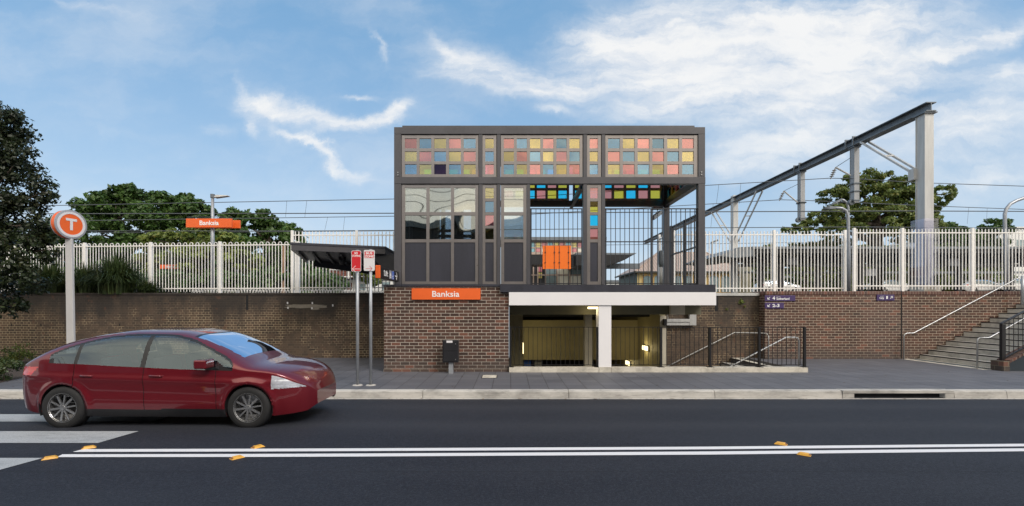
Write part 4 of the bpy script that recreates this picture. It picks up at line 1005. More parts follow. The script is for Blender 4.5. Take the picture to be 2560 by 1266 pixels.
xx = X(480, 17.9)
t = thing('low_hoop_fence', 'low row of white hooped edging just above the old wall top, behind the tall fence', 'fence', (X(700, 17.9), 17.9, 2.2))
for i in range(72):
    s = X(480, 17.9) + .104 * i
    m_.tube([(s, 17.9, 2.15)] + [(s + .035 - .035 * math.cos(q), 17.9, 2.33 + .035 * math.sin(q)) for q in [math.pi * j / 5 for j in range(6)]] + [(s + .07, 17.9, 2.15)], .009, 4)
m_.build('hoops', M['fence'], t)
m_ = MB(); m_.box(X(476, 17.9), X(480, 17.9) + 7.5, 17.89, 17.91, 2.20, 2.225); m_.build('rail', M['fence'], t)
# white bracket post beside the end of the tall fence
m_ = MB(); m_.box(X(736, 16.9), X(748, 16.9), 16.9, 17.0, 2.1, ZH(604, 16.9)); o = m_.build('fence_post', M['fence'], bev=.01); tag(o, 'thick cream post behind the canopy tip, between the two fences', 'post')
# ================================================================ CANOPY left of the tower
cn = thing('entry_canopy', 'dark steel canopy cantilevered left of the lift tower in front of the tall fence', 'canopy', (X(860, 14.5), 14.5, 3.3))
FL, FR, FR2, BL_, BR = Vector(P(725, 606, 13.5)), Vector(P(964, 616.5, 14.1)), Vector(P(986, 629, 14.9)), Vector(P(757, 634, 15.6)), Vector(P(986, 655, 16.6))
def slab(pts, z0, z1, name, mt):
    m_ = MB(); n_ = len(pts)
    m_.add([p + Vector((0, 0, z0)) for p in pts] + [p + Vector((0, 0, z1)) for p in pts], [tuple(range(n_ - 1, -1, -1)), tuple(range(n_, 2 * n_))] + [(i, (i + 1) % n_, (i + 1) % n_ + n_, i + n_) for i in range(n_)])
    return m_.build(name, mt, cn)
ctr = (FL + FR + FR2 + BL_ + BR) / 5
def inset(p, k): return ctr + (p - ctr) * k
slab([FL, FR, FR2, BR, BL_], -.06, 0, 'roof_sheet', M['steel2'])
slab([inset(p, .985) for p in (FL, FR, FR2, BR, BL_)], -.22, -.062, 'edge_channel', M['steel'])
for i in range(7):
    f = (i + .5) / 7; a = FL.lerp(FR, f) + Vector((0, .15, -.26)); b = BL_.lerp(BR, f) + Vector((0, -.2, -.26))
    m_ = MB(); m_.bar(a, b, .06, .10); m_.build('rafter', M['darksteel'], cn)
m_ = MB(); m_.bar(BL_ + Vector((.4, -.05, -.30)), BR + Vector((0, -.3, -.42)), .12, .26); m_.build('back_beam', M['darksteel'], cn)
m_ = MB(); m_.prism([Vector(P(986, 636, 14.2)), Vector(P(986, 700, 14.2)), Vector(P(955, 668, 14.2)), Vector(P(925, 640, 14.2))], (0, .1, 0)); m_.build('gusset', M['darksteel'], cn)
m_ = MB(); a = P(856, 655, 14.6); m_.lathe([(.0, .15), (.11, .15), (.11, 0), (.07, -.07), (0, -.1)], a, 'z', 16); o = m_.build('dome_camera', M['black'], smooth=True); tag(o, 'small dark dome camera under the left canopy', 'camera')
# Lift sign, its face along the depth, read from the right
SX = X(951, 10.95)
t = thing('lift_sign', 'black Lift sign with orange end cap hanging at the left corner of the tower', 'sign', (SX, 11.9, ZH(680, 10.95)))
za, zb2 = ZH(666, 10.95), ZH(695, 10.95)
m_ = MB(); m_.box(SX - .10, SX, 10.97, 12.80, zb2, za); m_.build('panel', M['black'], t, bev=.004)
m_ = MB(); m_.box(SX - .105, SX + .003, 10.90, 10.969, zb2 - .01, za + .02); m_.build('end_cap', M['orange'], t, bev=.01)
def onx(Y0, z0, w_, h_, s, mt, b=.02): return lettering(s, mt, t, (SX, Y0, z0), (0, 1, 0), (0, 0, 1), w_, h_, .003, bold=b)
hh = za - zb2
onx(11.27, zb2 + hh * .25, .36, hh * .52, 'Lift', M['white'])
for (ya, cc) in ((11.76, 'grey'), (12.02, 'blue')):
    m_ = MB(); m_.box(SX, SX + .003, ya, ya + .22, zb2 + .03, za - .03); m_.build('icon_plate', M[cc], t)
m_ = MB()
def ring(cy_, cz_, r0, r1, a0, a1, n_=10):
    for k in range(n_):
        q0, q1 = R(a0 + (a1 - a0) * k / n_), R(a0 + (a1 - a0) * (k + 1) / n_)
        m_.prism([(SX + .0035, cy_ + r0 * math.cos(q0), cz_ + r0 * math.sin(q0)), (SX + .0035, cy_ + r1 * math.cos(q0), cz_ + r1 * math.sin(q0)),
                  (SX + .0035, cy_ + r1 * math.cos(q1), cz_ + r1 * math.sin(q1)), (SX + .0035, cy_ + r0 * math.cos(q1), cz_ + r0 * math.sin(q1))], (.002, 0, 0))
mz = (za + zb2) / 2
ring(12.12, mz - .05, .035, .05, 110, 380); ring(12.115, mz + .095, 0, .018, 0, 360, 8)
m_.box(SX + .0035, SX + .0055, 12.105, 12.122, mz - .02, mz + .07); m_.box(SX + .0035, SX + .0055, 12.105, 12.16, mz - .02, mz - .003); m_.box(SX + .0035, SX + .0055, 12.15, 12.165, mz - .09, mz - .003)
m_.box(SX + .0035, SX + .0055, 11.81, 11.93, mz - .08, mz - .06); m_.box(SX + .0035, SX + .0055, 11.81, 11.825, mz - .06, mz + .02); m_.box(SX + .0035, SX + .0055, 11.915, 11.93, mz - .06, mz + .02)
m_.box(SX + .0035, SX + .0055, 11.84, 11.86, mz - .04, mz + .05); m_.box(SX + .0035, SX + .0055, 11.88, 11.90, mz - .04, mz + .05)
m_.build('icons', M['white'], t)
m_ = MB()
for (a, b) in (((12.34, mz), (12.58, mz)), ((12.58, mz), (12.48, mz + .09)), ((12.58, mz), (12.48, mz - .09))):
    m_.bar((SX + .002, a[0], a[1]), (SX + .002, b[0], b[1]), .004, .026, up=(0, 0, 1))
m_.build('arrow', M['white'], t)
# cctv camera in the right opening
t = thing('security_camera', 'grey security camera under the rear beam in the right tower opening', 'camera', P(1645, 524, 15.4))
a = P(1641, 521, 15.4); m_ = MB(); m_.box(a[0] - .13, a[0] + .18, 15.3, 15.5, a[2] - .04, a[2] + .04); m_.build('bracket', M['galvdark'], t)
m_ = MB(); m_.bar(P(1652, 531, 15.3), P(1632, 546, 15.0), .11, .12); m_.build('housing', M['galv'], t, bev=.01)
m_ = MB(); m_.bar(P(1633, 545, 15.02), P(1630, 548, 14.97), .09, .09); m_.build('lens', M['black'], t)
# silver reader post
t = thing('card_reader', 'silver rounded card reader post standing inside the right tower opening', 'card reader', (X(1653, 14.6), 14.6, 2.3))
q = P(1653, 712, 14.6)[2]; m_ = MB(); xr = X(1653, 14.6)
m_.tube([(xr, 14.6, q), (xr, 14.6, P(0, 668, 14.6)[2])], .055, 14); m_.build('column', M['galv'], t, smooth=True)
m_ = MB(); m_.tube([(xr, 14.6, P(0, 668, 14.6)[2]), (xr, 14.6, P(0, 658, 14.6)[2]), (xr, 14.6, P(0, 634, 14.6)[2]), (xr, 14.6, P(0, 628, 14.6)[2]), (xr, 14.6, P(0, 626.5, 14.6)[2])], [.056, .085, .085, .07, .03], 14); m_.build('head', M['galvdark'], t, smooth=True)
# ================================================================ POLES AND LAMPS
def lamp_curved(label, px, Z, ztop, arm, headpx, headpy, zb, r=.05):
    t = thing('street_lamp', label, 'lamp', (X(px, Z), Z, zb), 'galvanised platform lamps')
    pts = [(X(px, Z), Z, zb)] + [P(a, b, Z) for a, b in arm]
    m_ = MB(); m_.tube(pts, r, 10); m_.build('pole', M['galvpost'], t, smooth=True)
    a, b = Vector(P(headpx[0], headpy[0], Z)), Vector(P(headpx[1], headpy[1], Z))
    m_ = MB(); m_.add([a + Vector((0, s * .09, .03)) for s in (-1, 1)] + [b + Vector((0, s * .14, .05)) for s in (-1, 1)] + [b.lerp(a, -.5) + Vector((0, s * .05, .02)) for s in (-1, 1)]
        + [a + Vector((0, s * .09, -.04)) for s in (-1, 1)] + [b + Vector((0, s * .14, -.06)) for s in (-1, 1)] + [b.lerp(a, -.5) + Vector((0, s * .05, -.02)) for s in (-1, 1)],
        [(0, 2, 3, 1), (2, 4, 5, 3), (6, 7, 9, 8), (8, 9, 11, 10), (0, 6, 8, 2), (2, 8, 10, 4), (1, 3, 9, 7), (3, 5, 11, 9), (4, 10, 11, 5), (0, 1, 7, 6)])
    m_.build('lamp_head', M['galvdark'], t)
    return t
lamp_curved('grey curved lamp post cut by the right edge of the photo, behind the spiked fence', 2515.5, 16.9, 0, [(2514.5, 620), (2512, 560), (2512, 535), (2516, 522), (2526, 510), (2541, 502), (2575, 490), (2610, 480)], (2610, 2640), (480, 474), 2.15, .055)
lamp_curved('grey curved lamp post, head pointing left, at the break between two spiked fences', 2122, 16.9, 0, [(2122, 640), (2120.5, 560), (2119.5, 540), (2115, 527), (2104, 521), (2085, 520)], (2085, 2068), (520, 520.5), 2.15, .05)
lamp_curved('grey lamp on an arched arm beyond the spiked fence, beside the nearer hanging mast', 2124, 24, 0, [(2124, 640), (2122, 560), (2121, 520), (2117, 507), (2110, 501), (2102, 499)], (2102, 2086), (499, 508), 2.1, .05)
def name_pole(label, px, Z, ytop, sx0, sx1, sy0, sy1, side, text, hd=True):
    t = thing('platform_sign', label, 'sign', (X(px, Z), Z, 2.1), 'orange platform name signs on lamp poles')
    m_ = MB(); m_.tube([(X(px, Z), Z, 2.1), P(px, (ytop + 728) / 2, Z), P(px, ytop, Z)], [.085, .075, .055], 10); m_.build('pole', M['galvpost'], t, smooth=True)
    if hd:
        m_ = MB(); m_.tube([P(px, ytop + 8, Z), P(px, ytop - 1, Z)], .085, 10); m_.tube([P(px, ytop + 4, Z), P(px + 14, ytop + 4, Z)], .04, 8); m_.build('bracket', M['galvdark'], t)
        a = P(px + 24, ytop + 5.5, Z); m_ = MB(); m_.add([(a[0] - .28, a[1] - .13, a[2] - .05), (a[0] + .28, a[1] - .1, a[2] + .02), (a[0] + .28, a[1] + .1, a[2] + .02), (a[0] - .28, a[1] + .13, a[2] - .05),
            (a[0] - .2, a[1] - .1, a[2] + .06), (a[0] + .26, a[1] - .07, a[2] + .05), (a[0] + .26, a[1] + .07, a[2] + .05), (a[0] - .2, a[1] + .1, a[2] + .06)], [(0, 3, 2, 1), (4, 5, 6, 7), (0, 1, 5, 4), (1, 2, 6, 5), (2, 3, 7, 6), (3, 0, 4, 7)]); m_.build('lamp_head', M['galv'], t)
    a, b = P(sx0, sy1, Z), P(sx1, sy0, Z)
    m_ = MB(); m_.box(a[0], b[0], Z - .2, Z - .12, a[2], b[2]); m_.box(a[0] + .15, b[0] + .15, Z + .12, Z + .2, a[2] + .02, b[2] - .01); m_.build('panel', M['orange'], t, bev=.006)
    wd = b[0] - a[0]; ht = b[2] - a[2]
    lettering(text, M['white'], t, (a[0] + wd * .30, Z - .2005, a[2] + ht * .25), (1, 0, 0), (0, 0, 1), wd * .42, ht * .52, .006, bold=.02)
    return t, a, b
t, a, b = name_pole('large orange Banksia sign on a lamp pole rising above the hooped fence', 531.5, 19.5, 487, 473, 586, 549, 571, 1, 'Banksia')
m_ = MB()
for i in range(40):
    x = a[0] + (b[0] - a[0]) * (i + .5) / 40; m_.box(x - .004, x + .004, 19.5 - .16, 19.5 - .152, b[2], b[2] + .10)
m_.build('bird_spikes', M['wire'], t)
name_pole('small orange Banksia sign behind the bars of the hooped fence', 436.5, 30, 626, 404, 465, 663, 673, 1, 'Banksia')
for (px, pyt, Z, lb) in ((594, 672, 30, 'short grey lamp with arm left, behind the hooped fence right of the large sign'), (1780, 603, 26, 'small lamp head on a post behind the spiked fence right of the tower'), (429, 628, 28, 'thin lamp arm behind the hooped fence above the small orange sign')):
    t = thing('street_lamp', lb, 'lamp', (X(px, Z), Z, 2.1), 'galvanised platform lamps')
    m_ = MB(); m_.tube([(X(px, Z), Z, 2.1), P(px, pyt + 6, Z), P(px - 2, pyt + 2, Z)], .04, 8); m_.build('pole', M['galvpost'], t)
    sgn = 1 if px == 1780 else -1
    a = P(px + sgn * 7, pyt, Z); m_ = MB(); m_.bar(P(px, pyt + 4, Z), P(px + sgn * 14, pyt - 2, Z), .12, .09); m_.build('lamp_head', M['galvdark'], t)
for (px, pyt, Z, lb) in ((707, 615, 26, 'brown timber pole behind the hooped fence near the canopy tip'), (1268, 560, 40, None)):
    if lb is None: continue
    m_ = MB(); m_.tube([(X(px, Z), Z, 2.0), P(px + 3, pyt, Z)], .11, 8); o = m_.build('timber_pole', simple('timber', (.26, .16, .10), .8, 0, .3, 5)); tag(o, lb, 'pole')
# ================================================================ OVERHEAD LINE PORTAL
XPt = X(2312, 17.1)
pt_ = thing('wire_portal', 'galvanised steel portal over the tracks with a long beam receding to the left', 'overhead portal', (XPt, 17.3, 2.1))
def ibeam(m_, c, d, Lx, w_, h_, tf=.03, up=(0, 0, 1)):
    c = Vector(c); d = Vector(d).normalized(); u_ = Vector(up); s_ = d.cross(u_).normalized()
    e = c + d * Lx
    m_.bar(c + u_ * (h_ / 2 - tf / 2), e + u_ * (h_ / 2 - tf / 2), w_, tf, up); m_.bar(c - u_ * (h_ / 2 - tf / 2), e - u_ * (h_ / 2 - tf / 2), w_, tf, up); m_.bar(c, e, tf * .8, h_ - 2 * tf - .002, up)
zbeam = 8.66
def col(Z, ztop, lab):
    xc = X(2313, 17.3); m_ = MB()
    # H section seen cornerwise: web across
    m_.box(xc - .15, xc + .30, Z - .16, Z - .13, 2.1, ztop); m_.box(xc - .15, xc + .30, Z + .13, Z + .16, 2.1, ztop); m_.box(xc + .06, xc + .09, Z - .129, Z + .129, 2.1, ztop)
    m_ = MB(); m_.box(xc - .0, xc + .30, Z - .17, Z - .14, 2.1, ztop); m_.box(xc - .0, xc + .30, Z + .14, Z + .17, 2.1, ztop); m_.box(xc + .135, xc + .165, Z - .139, Z + .139, 2.1, ztop)
    return m_.build('column', M['galv'], pt_)
# column: flange faces the camera, web seen from the left between flanges
m_ = MB(); xc = XPt
def hcol(Z, ztop, xa=-.0, wd=.32, dp=.36):
    m_ = MB(); m_.box(xc, xc + wd, Z - dp / 2, Z - dp / 2 + .03, 2.1, ztop); m_.box(xc, xc + wd, Z + dp / 2 - .03, Z + dp / 2, 2.1, ztop); m_.box(xc + .12, xc + .16, Z - dp / 2 + .031, Z + dp / 2 - .031, 2.1, ztop)
    return m_.build('column', M['galv'], pt_)
def hcol2(Z, ztop):
    # web plane faces left (solid side), narrow ribs
    m_ = MB(); m_.box(xc, xc + .32, Z - .20, Z - .17, 2.1, ztop); m_.box(xc, xc + .32, Z + .17, Z + .20, 2.1, ztop); m_.box(xc + .02, xc + .05, Z - .169, Z + .169, 2.1, ztop)
    return m_.build('column', M['galv'], pt_)
hcol2(17.3, zbeam - .036); hcol2(31.9, zbeam + .45)
m_ = MB(); m_.box(xc - .12, xc + .5, 17.0, 17.6, 2.1, ZH(716, 17.0)); m_.build('footing', M['plinth'], pt_)
m_ = MB(); ibeam(m_, (xc + .15, 17.0, zbeam + .17), (0, 1, 0), 36, .36, .32, .03); m_.build('beam', M['galvdark'], pt_)
m_ = MB(); m_.box(xc - .06, xc + .40, 17.03, 17.55, zbeam - .035, zbeam + .005); m_.build('cap_plate', M['galvdark'], pt_)
def brace(Zc, s, ht, run):
    m_ = MB()
    for o_ in (-.02, .34):
        m_.bar((xc + o_, Zc + s * .2, zbeam - ht), (xc + o_, Zc + s * run, zbeam), .07, .07)
    m_.bar((xc - .02, Zc + s * (run * .55), zbeam - ht * .47), (xc + .34, Zc + s * (run * .55), zbeam - ht * .47), .05, .05)
    m_.build('brace', M['galv'], pt_)
brace(17.3, 1, 2.1, 2.9); brace(31.9, 1, 2.6, 3.2); brace(31.9, -1, 2.6, 3.2)
m_ = MB(); m_.box(xc - .1, xc + .02, 17.45, 17.7, zbeam - 2.3, zbeam - 1.9); m_.build('brace_bracket', M['galv'], pt_)
m_ = MB(); xb = xc + .16
for Z, pyt, pyb in ((20.8, 345, 508), (24.6, 418, 552)):
    zt_, zb_ = zbeam, ZH(pyb, Z)
    m_ = MB(); m_.box(xb - .11, xb + .11, Z - .14, Z - .12, zb_, zt_ - .02); m_.box(xb - .11, xb + .11, Z + .12, Z + .14, zb_, zt_ - .02); m_.box(xb - .10, xb - .08, Z - .119, Z + .119, zb_, zt_ - .02)
    mast = m_.build('drop_mast', M['galvmid'], pt_)
    m_ = MB()
    for zz_ in (zt_ - .03, zt_ - 1.6, zb_ + .5 if Z < 22 else zb_ + .9, zb_ + .1): m_.box(xb - .16, xb + .16, Z - .18, Z + .18, zz_ - .03, zz_ + .02)
    for s_ in (-.25, .2): m_.box(xb - .26, xb + .26, Z + s_, Z + s_ + .05, zbeam + .335, zbeam + .38); m_.box(xb - .26, xb - .22, Z + s_, Z + s_ + .05, zbeam - .03, zbeam + .335)
    m_.build('clamps', M['galvdark'], mast)
    m_ = MB(); m_.lathe([(0, .08), (.12, .08), (.14, 0), (.12, -.06), (0, -.06)], (xb - .15, Z, zb_ + .03), 'y', 16); m_.build('end_fitting', M['galvdark'], mast)
    # registration arm
    ax = Vector(P(2089 if Z < 22 else 1959.5, 419 if Z < 22 else 478, Z))
    m_ = MB(); m_.tube([(xb - .17, Z, ax.z - (.35 if Z < 22 else .6)), ax], .035, 8); m_.build('arm', M['galv'], mast)
    m_ = MB(); a = Vector((xb - .17, Z, ax.z + (.42 if Z < 22 else .35)))
    for k in range(14):
        f = (k + .5) / 14; m_.lathe([(.0, -.02), (.022, 0), (0, .02)], tuple(a.lerp(ax, f)), 'z', 6)
    m_.tube([a, ax], .008, 5); m_.build('chain', M['wire'], mast)
    m_ = MB(); e = ax + Vector((-.22, 0, -.50)); d = (e - ax)
    m_.tube([ax, e], .022, 6)
    for k in range(4):
        q = ax + d * (.25 + .17 * k); m_.lathe([(.0, -.03), (.085, -.01), (.085, .005), (0, .02)], tuple(q), 'z', 10)
    m_.build('insulator', simple('porcelain', (.30, .26, .22), .3) if Z < 22 else bpy.data.materials['porcelain'], mast)
m_ = MB(); m_.box(xc + .045, xc + .052, 17.12, 17.129, ZH(545, 17.1), ZH(500, 17.1)); m_.build('number_strip', M['yellow'], pt_)
# clear sheeting sleeve round the column foot, seen as a violet tint
m_ = MB(); m_.box(xc - .10, xc + .42, 17.02, 17.03, 2.3, ZH(546, 17.0)); m_.box(xc - .11, xc - .10, 17.02, 17.58, 2.3, ZH(546, 17.0))
m_.build('clear_guard', glass('clear_guard', (.93, .93, .98), .06, (.9, .9, 1), bs=.05), pt_)
# overhead wires
def wire(label, pts, Z, r=.014, drops=()):
    t = thing('overhead_wire', label, 'wire', P(pts[0][0], pts[0][1], Z), 'overhead wires above the tracks')
    m_ = MB(); m_.tube([P(a, b, Z) for a, b in pts], r, 5); m_.build('cable', M['wire'], t)
    for (xa, ya, xb_, yb_) in drops: MB().tube([P(xa, ya, Z), P(xb_, yb_, Z)], .007, 4).build('dropper', M['wire'], t)
wire('highest overhead wire, passing the upper insulator of the nearer hanging mast', [(-400, 522), (150, 514), (985, 498), (1330, 492), (1765, 464), (2075, 446), (2140, 447.5), (2292, 457), (2560, 466), (3000, 480)], 20.8, .016, [(717, 504, 714, 543), (767, 503, 762, 543), (1797, 463, 1791, 510), (1852, 460, 1848, 510), (1416, 487, 1410, 525), (1558, 478, 1556, 525)])
wire('second overhead wire, ending at the insulator of the farther hanging mast', [(-400, 556), (220, 552), (985, 541), (1330, 536), (1765, 511), (1950, 500), (2000, 501), (2292, 514), (2560, 524), (3000, 540)], 24.6, .018, [(1783, 510, 1777, 570), (819, 544, 812, 576), (862, 543, 858, 576), (2422, 519, 2418, 560), (2468, 521, 2466, 560)])
wire('third overhead wire, just below the level of the small lamp arms', [(-400, 536), (1330, 533), (1765, 530), (2292, 528), (2560, 529), (3000, 530)], 20.8, .022)
wire('fourth overhead wire, low above the spiked fence and tower openings', [(-400, 578), (740, 578), (1330, 574), (1765, 570), (2140, 568), (2560, 571), (3000, 575)], 24.6, .02)
wire('lowest overhead wire, behind the upper rail of the hooped fence', [(-400, 590), (200, 583), (985, 578), (1330, 615), (1765, 610), (2140, 605)], 34, .018)
# ================================================================ PLANTS
def crown(name, blobs, n, size, mat_, parent, flat=.8, sub=26, sr=.34, shell=.55):
    """leaves scattered over many sub-clumps that sit on the surface of each blob (cx,cy,cz,rx,ry,rz)"""
    C = []; Rr = []; Wt = []
    for (cx, cy, cz, rx_, ry_, rz_) in blobs:
        k = max(6, int(sub))
        for i in range(k):
            d = RNG.normal(size=3); d /= np.linalg.norm(d)
            q = RNG.uniform(.35, 1.0) ** .5
            C.append((cx + d[0] * rx_ * q * .85, cy + d[1] * ry_ * q * .85, cz + d[2] * rz_ * q * .85)); r_ = sr * min(rx_, rz_) * RNG.uniform(.6, 1.35)
            Rr.append((r_ * 1.25, r_ * 1.25, r_ * flat)); Wt.append(r_ ** 2)
    C = np.array(C); Rr = np.array(Rr); Wt = np.array(Wt); Wt /= Wt.sum()
    idx = RNG.choice(len(C), size=n, p=Wt)
    d = RNG.normal(size=(n, 3)); d /= np.linalg.norm(d, axis=1)[:, None]
    rad = RNG.uniform(shell, 1.0, n)[:, None] * (1 + .18 * (RNG.random(n)[:, None] < .08))
    c = C[idx] + d * Rr[idx] * rad
    nrm = d + RNG.normal(size=(n, 3)) * .7; nrm[:, 2] += .35; nrm /= np.linalg.norm(nrm, axis=1)[:, None]
    a = np.cross(nrm, RNG.normal(size=(n, 3))); a /= np.linalg.norm(a, axis=1)[:, None]; b = np.cross(nrm, a)
    s = size * RNG.uniform(.6, 1.3, n)[:, None]
    v = np.stack([c - a * s * .5, c + b * s * .26, c + a * s * .5, c - b * s * .26], 1).reshape(-1, 3)
    return npmesh(name, v, np.arange(4 * n).reshape(n, 4), mat_, parent)
def trunk(parent, base, top, r0, limbs, mat_=None):
    m_ = MB(); b, t_ = Vector(base), Vector(top)
    k1 = b.lerp(t_, .5) + Vector((.04 * (t_.z - b.z), 0, 0)); m_.tube([b, b.lerp(t_, .12), k1, t_], [r0 * 1.25, r0, r0 * .8, r0 * .6], 10)
    for (e, r_) in limbs:
        e = Vector(e); st_ = k1.lerp(t_, random.uniform(.2, 1)); md = st_.lerp(e, .5) + Vector((0, 0, .12 * (e - st_).length))
        m_.tube([st_, md, e], [r_, r_ * .6, r_ * .2], 7)
        for j in range(3):
            q = md.lerp(e, random.random()); w_ = q + Vector((random.uniform(-1, 1), random.uniform(-1, 1), random.uniform(-.3, .6))) * (e - st_).length * .16
            m_.tube([q, w_], [r_ * .35, r_ * .1], 5)
    return m_.build('trunk', mat_ or M['bark'], parent, smooth=True)
def tree(name, label, Z, px_blobs, zb, n, size, mt, group=None, depth=.8, limbs=True, sub=26, sr=.34, shell=.55, r0=.3, base=None, flat=.8):
    blobs = []
    for (px, py, rxp, ryp) in px_blobs:
        rx_, rz_ = rxp * Z / F, ryp * Z / F; dy = RNG.uniform(-.6, .6) * rx_
        blobs.append((X(px, Z), Z + dy, ZH(py, Z), rx_, max(rx_, rz_) * depth, rz_))
    cx_ = base if base is not None else float(np.mean([b[0] for b in blobs])); t = thing(name, label, 'tree', (cx_, Z, zb), group)
    crown('crown', blobs, n, size, mt, t, sub=sub, sr=sr, shell=shell, flat=flat)
    zc = float(np.mean([b[2] for b in blobs]))
    trunk(t, (cx_, Z, zb), (cx_, Z, max(zb + .5, zc)), r0, [((b[0], b[1], b[2] - b[5] * .1), r0 * .4) for b in blobs] if limbs else [])
    return t
# near tree cut by the left edge
tree('broadleaf_tree', 'dark glossy broadleaf tree cut by the left edge, beside the T sign', 12.6,
     [(15, 320, 62, 70), (-60, 360, 110, 100), (45, 410, 62, 60), (10, 480, 100, 70), (112, 478, 40, 44), (60, 560, 84, 70), (105, 620, 36, 44), (-50, 580, 120, 90), (30, 650, 90, 60), (-10, 720, 92, 60), (75, 690, 45, 42), (-30, 775, 70, 30), (28, 765, 45, 26)],
     0, 26000, .105, M['leafA'], sub=34, sr=.30, shell=.25, r0=.16, base=X(-120, 12.6), flat=1.0)
# fig trees behind the left fence
g_ = 'dark fig trees beyond the tracks on the left'
tree('fig_tree', 'large dark green tree between the T sign and the tall lamp pole', 42, [(215, 535, 70, 50), (285, 505, 55, 48), (345, 500, 68, 44), (375, 545, 50, 40), (250, 590, 110, 50), (330, 620, 90, 50), (180, 600, 50, 60), (320, 476, 30, 20)], 2.8, 24000, .42, M['leafB'], g_, sub=34, sr=.30)
tree('fig_tree', 'dark green tree directly behind the large orange sign', 44, [(450, 520, 45, 34), (490, 530, 60, 36), (440, 580, 70, 50), (520, 590, 70, 50), (468, 500, 26, 16)], 2.9, 15000, .42, M['leafB'], g_, sub=34, sr=.30)
tree('fig_tree', 'dark green tree beyond the fence between the large orange sign and the canopy', 43, [(610, 560, 50, 34), (655, 545, 34, 24), (680, 585, 56, 40), (590, 600, 50, 40), (735, 600, 34, 30), (640, 640, 90, 50), (760, 660, 70, 50), (720, 575, 28, 20)], 2.9, 19000, .42, M['leafB'], g_, sub=34, sr=.30)
tree('fig_tree', 'dark tree mass low behind the fence at the far left', 40, [(120, 650, 90, 60), (60, 620, 80, 70), (215, 660, 90, 50), (-60, 640, 90, 70)], 2.6, 14000, .40, M['leafB'], g_, sub=30, sr=.32)
for i, (px, lb_) in enumerate(((200, 'dark low bush behind the grass clumps and hooped fence'), (330, 'dark low bush behind the fence below the small orange sign'), (450, 'dark low bush behind the fence left of the large sign pole'), (570, 'dark low bush behind the fence right of the large sign pole'), (690, 'dark low bush behind the fence near the brown timber pole'), (800, 'dark low bush behind the tall fence under the canopy'))):
    tree('bush', lb_, 27, [(px, 700, 70, 26), (px - 40, 715, 50, 24), (px + 40, 712, 50, 24), (px, 735, 80, 18)], 2.1, 5500, .22, M['leafB'], 'bushes along the track behind the left fence', sub=22, sr=.4, r0=.08, limbs=False)
tree('spreading_tree', 'paler yellow green spreading tree behind the hooped fence below the large sign', 31, [(400, 600, 60, 28), (460, 590, 70, 24), (530, 592, 70, 24), (600, 610, 50, 24), (430, 650, 80, 45), (520, 660, 90, 55), (610, 665, 70, 45), (370, 660, 50, 50)], 2.1, 26000, .24, M['leafC'], sub=34, sr=.26, flat=.55)
# large tree on the right
tree('spreading_tree', 'large open crowned green tree on the right behind the steel portal', 35,
     [(2190, 448, 56, 32), (2140, 465, 55, 36), (2245, 470, 52, 36), (2100, 500, 56, 36), (2180, 500, 80, 46), (2255, 520, 66, 50), (2100, 545, 70, 36), (2180, 560, 90, 44), (2260, 575, 70, 40), (2345, 488, 48, 22), (2330, 512, 50, 26), (2310, 540, 40, 26), (2050, 552, 46, 26), (2005, 572, 46, 20), (2080, 585, 70, 26), (2320, 570, 26, 22), (2160, 610, 90, 24), (2060, 612, 70, 24)],
     2.1, 30000, .27, M['leafD'], sub=26, sr=.31, flat=.7, shell=.4, r0=.45, base=X(2190, 35))
tree('hedge_tree', 'low rounded dark tree right of the steel portal, nearer the column', 55, [(2390, 580, 46, 26), (2360, 600, 40, 30), (2420, 600, 46, 34)], 3.1, 7000, .42, M['leafB'], 'rounded trees beyond the right fence', sub=30)
tree('hedge_tree', 'low rounded dark tree beside the curved lamp post at the right edge', 56, [(2465, 575, 44, 24), (2490, 600, 46, 34), (2445, 600, 40, 30)], 3.1, 7000, .42, M['leafB'], 'rounded trees beyond the right fence', sub=30)
for i, (px, r_) in enumerate(((1905, 46), (2010, 60), (2110, 60), (2240, 60), (2360, 60), (2460, 50))):
    tree('understorey_tree', ['leafy tree under the platform roof just right of the cream wall end', 'leafy tree behind the platform posts left of the fence break', 'leafy tree behind the fence break lamp post', 'leafy tree behind the fence left of the steel column', 'leafy tree behind the fence right of the steel column', 'leafy tree behind the fence near the right edge lamp post'][i], 52,
         [(px, 645, r_, 34), (px - 22, 675, r_ * .7, 26), (px + 26, 675, r_ * .7, 26), (px, 712, r_ * .9, 24)], 3.1, 5000, .38, M['leafD'], 'trees seen under the platform roof', sub=22, sr=.3, r0=.2)
tree('understorey_tree', 'small leafy tree beyond the tall fence, under the canopy right end', 48, [(915, 690, 34, 20), (935, 700, 20, 16)], 3.1, 3000, .3, M['leafC'], sub=20, r0=.15)
# strap-leaved grass clumps on the wall top
def clump(label, px, Z, rad, h_, n, mt=None, zb=2.15):
    c = np.array((X(px, Z), Z, zb)); vs = []; fs = []
    for i in range(n):
        a = RNG.uniform(0, 2 * math.pi); r0 = abs(RNG.normal()) * rad * .25; L_ = h_ * RNG.uniform(.7, 1.25); out = rad * RNG.uniform(.15, 1.15); dr = np.array((math.cos(a), math.sin(a) * .7, 0)); sd_ = np.array((-math.sin(a), math.cos(a), 0)) * .014
        b0 = c + dr * r0; k = len(vs)
        for j, f in enumerate((0, .3, .6, .85, 1.0)):
            p = b0 + dr * out * f ** 1.6 + np.array((0, 0, L_ * (1.45 * f - 1.0 * f ** 2.4 * (out / rad) ** .8))); w_ = (1.0, 1.0, .8, .45, .05)[j]
            vs += [p - sd_ * w_, p + sd_ * w_]
        for j in range(4): fs.append((k + 2 * j, k + 2 * j + 1, k + 2 * j + 3, k + 2 * j + 2))
    o = npmesh('grass_clump', np.array(vs), np.array(fs), mt or M['blade']); tag(o, label, 'plant', 'strap leaved clumps on the old wall'); return o
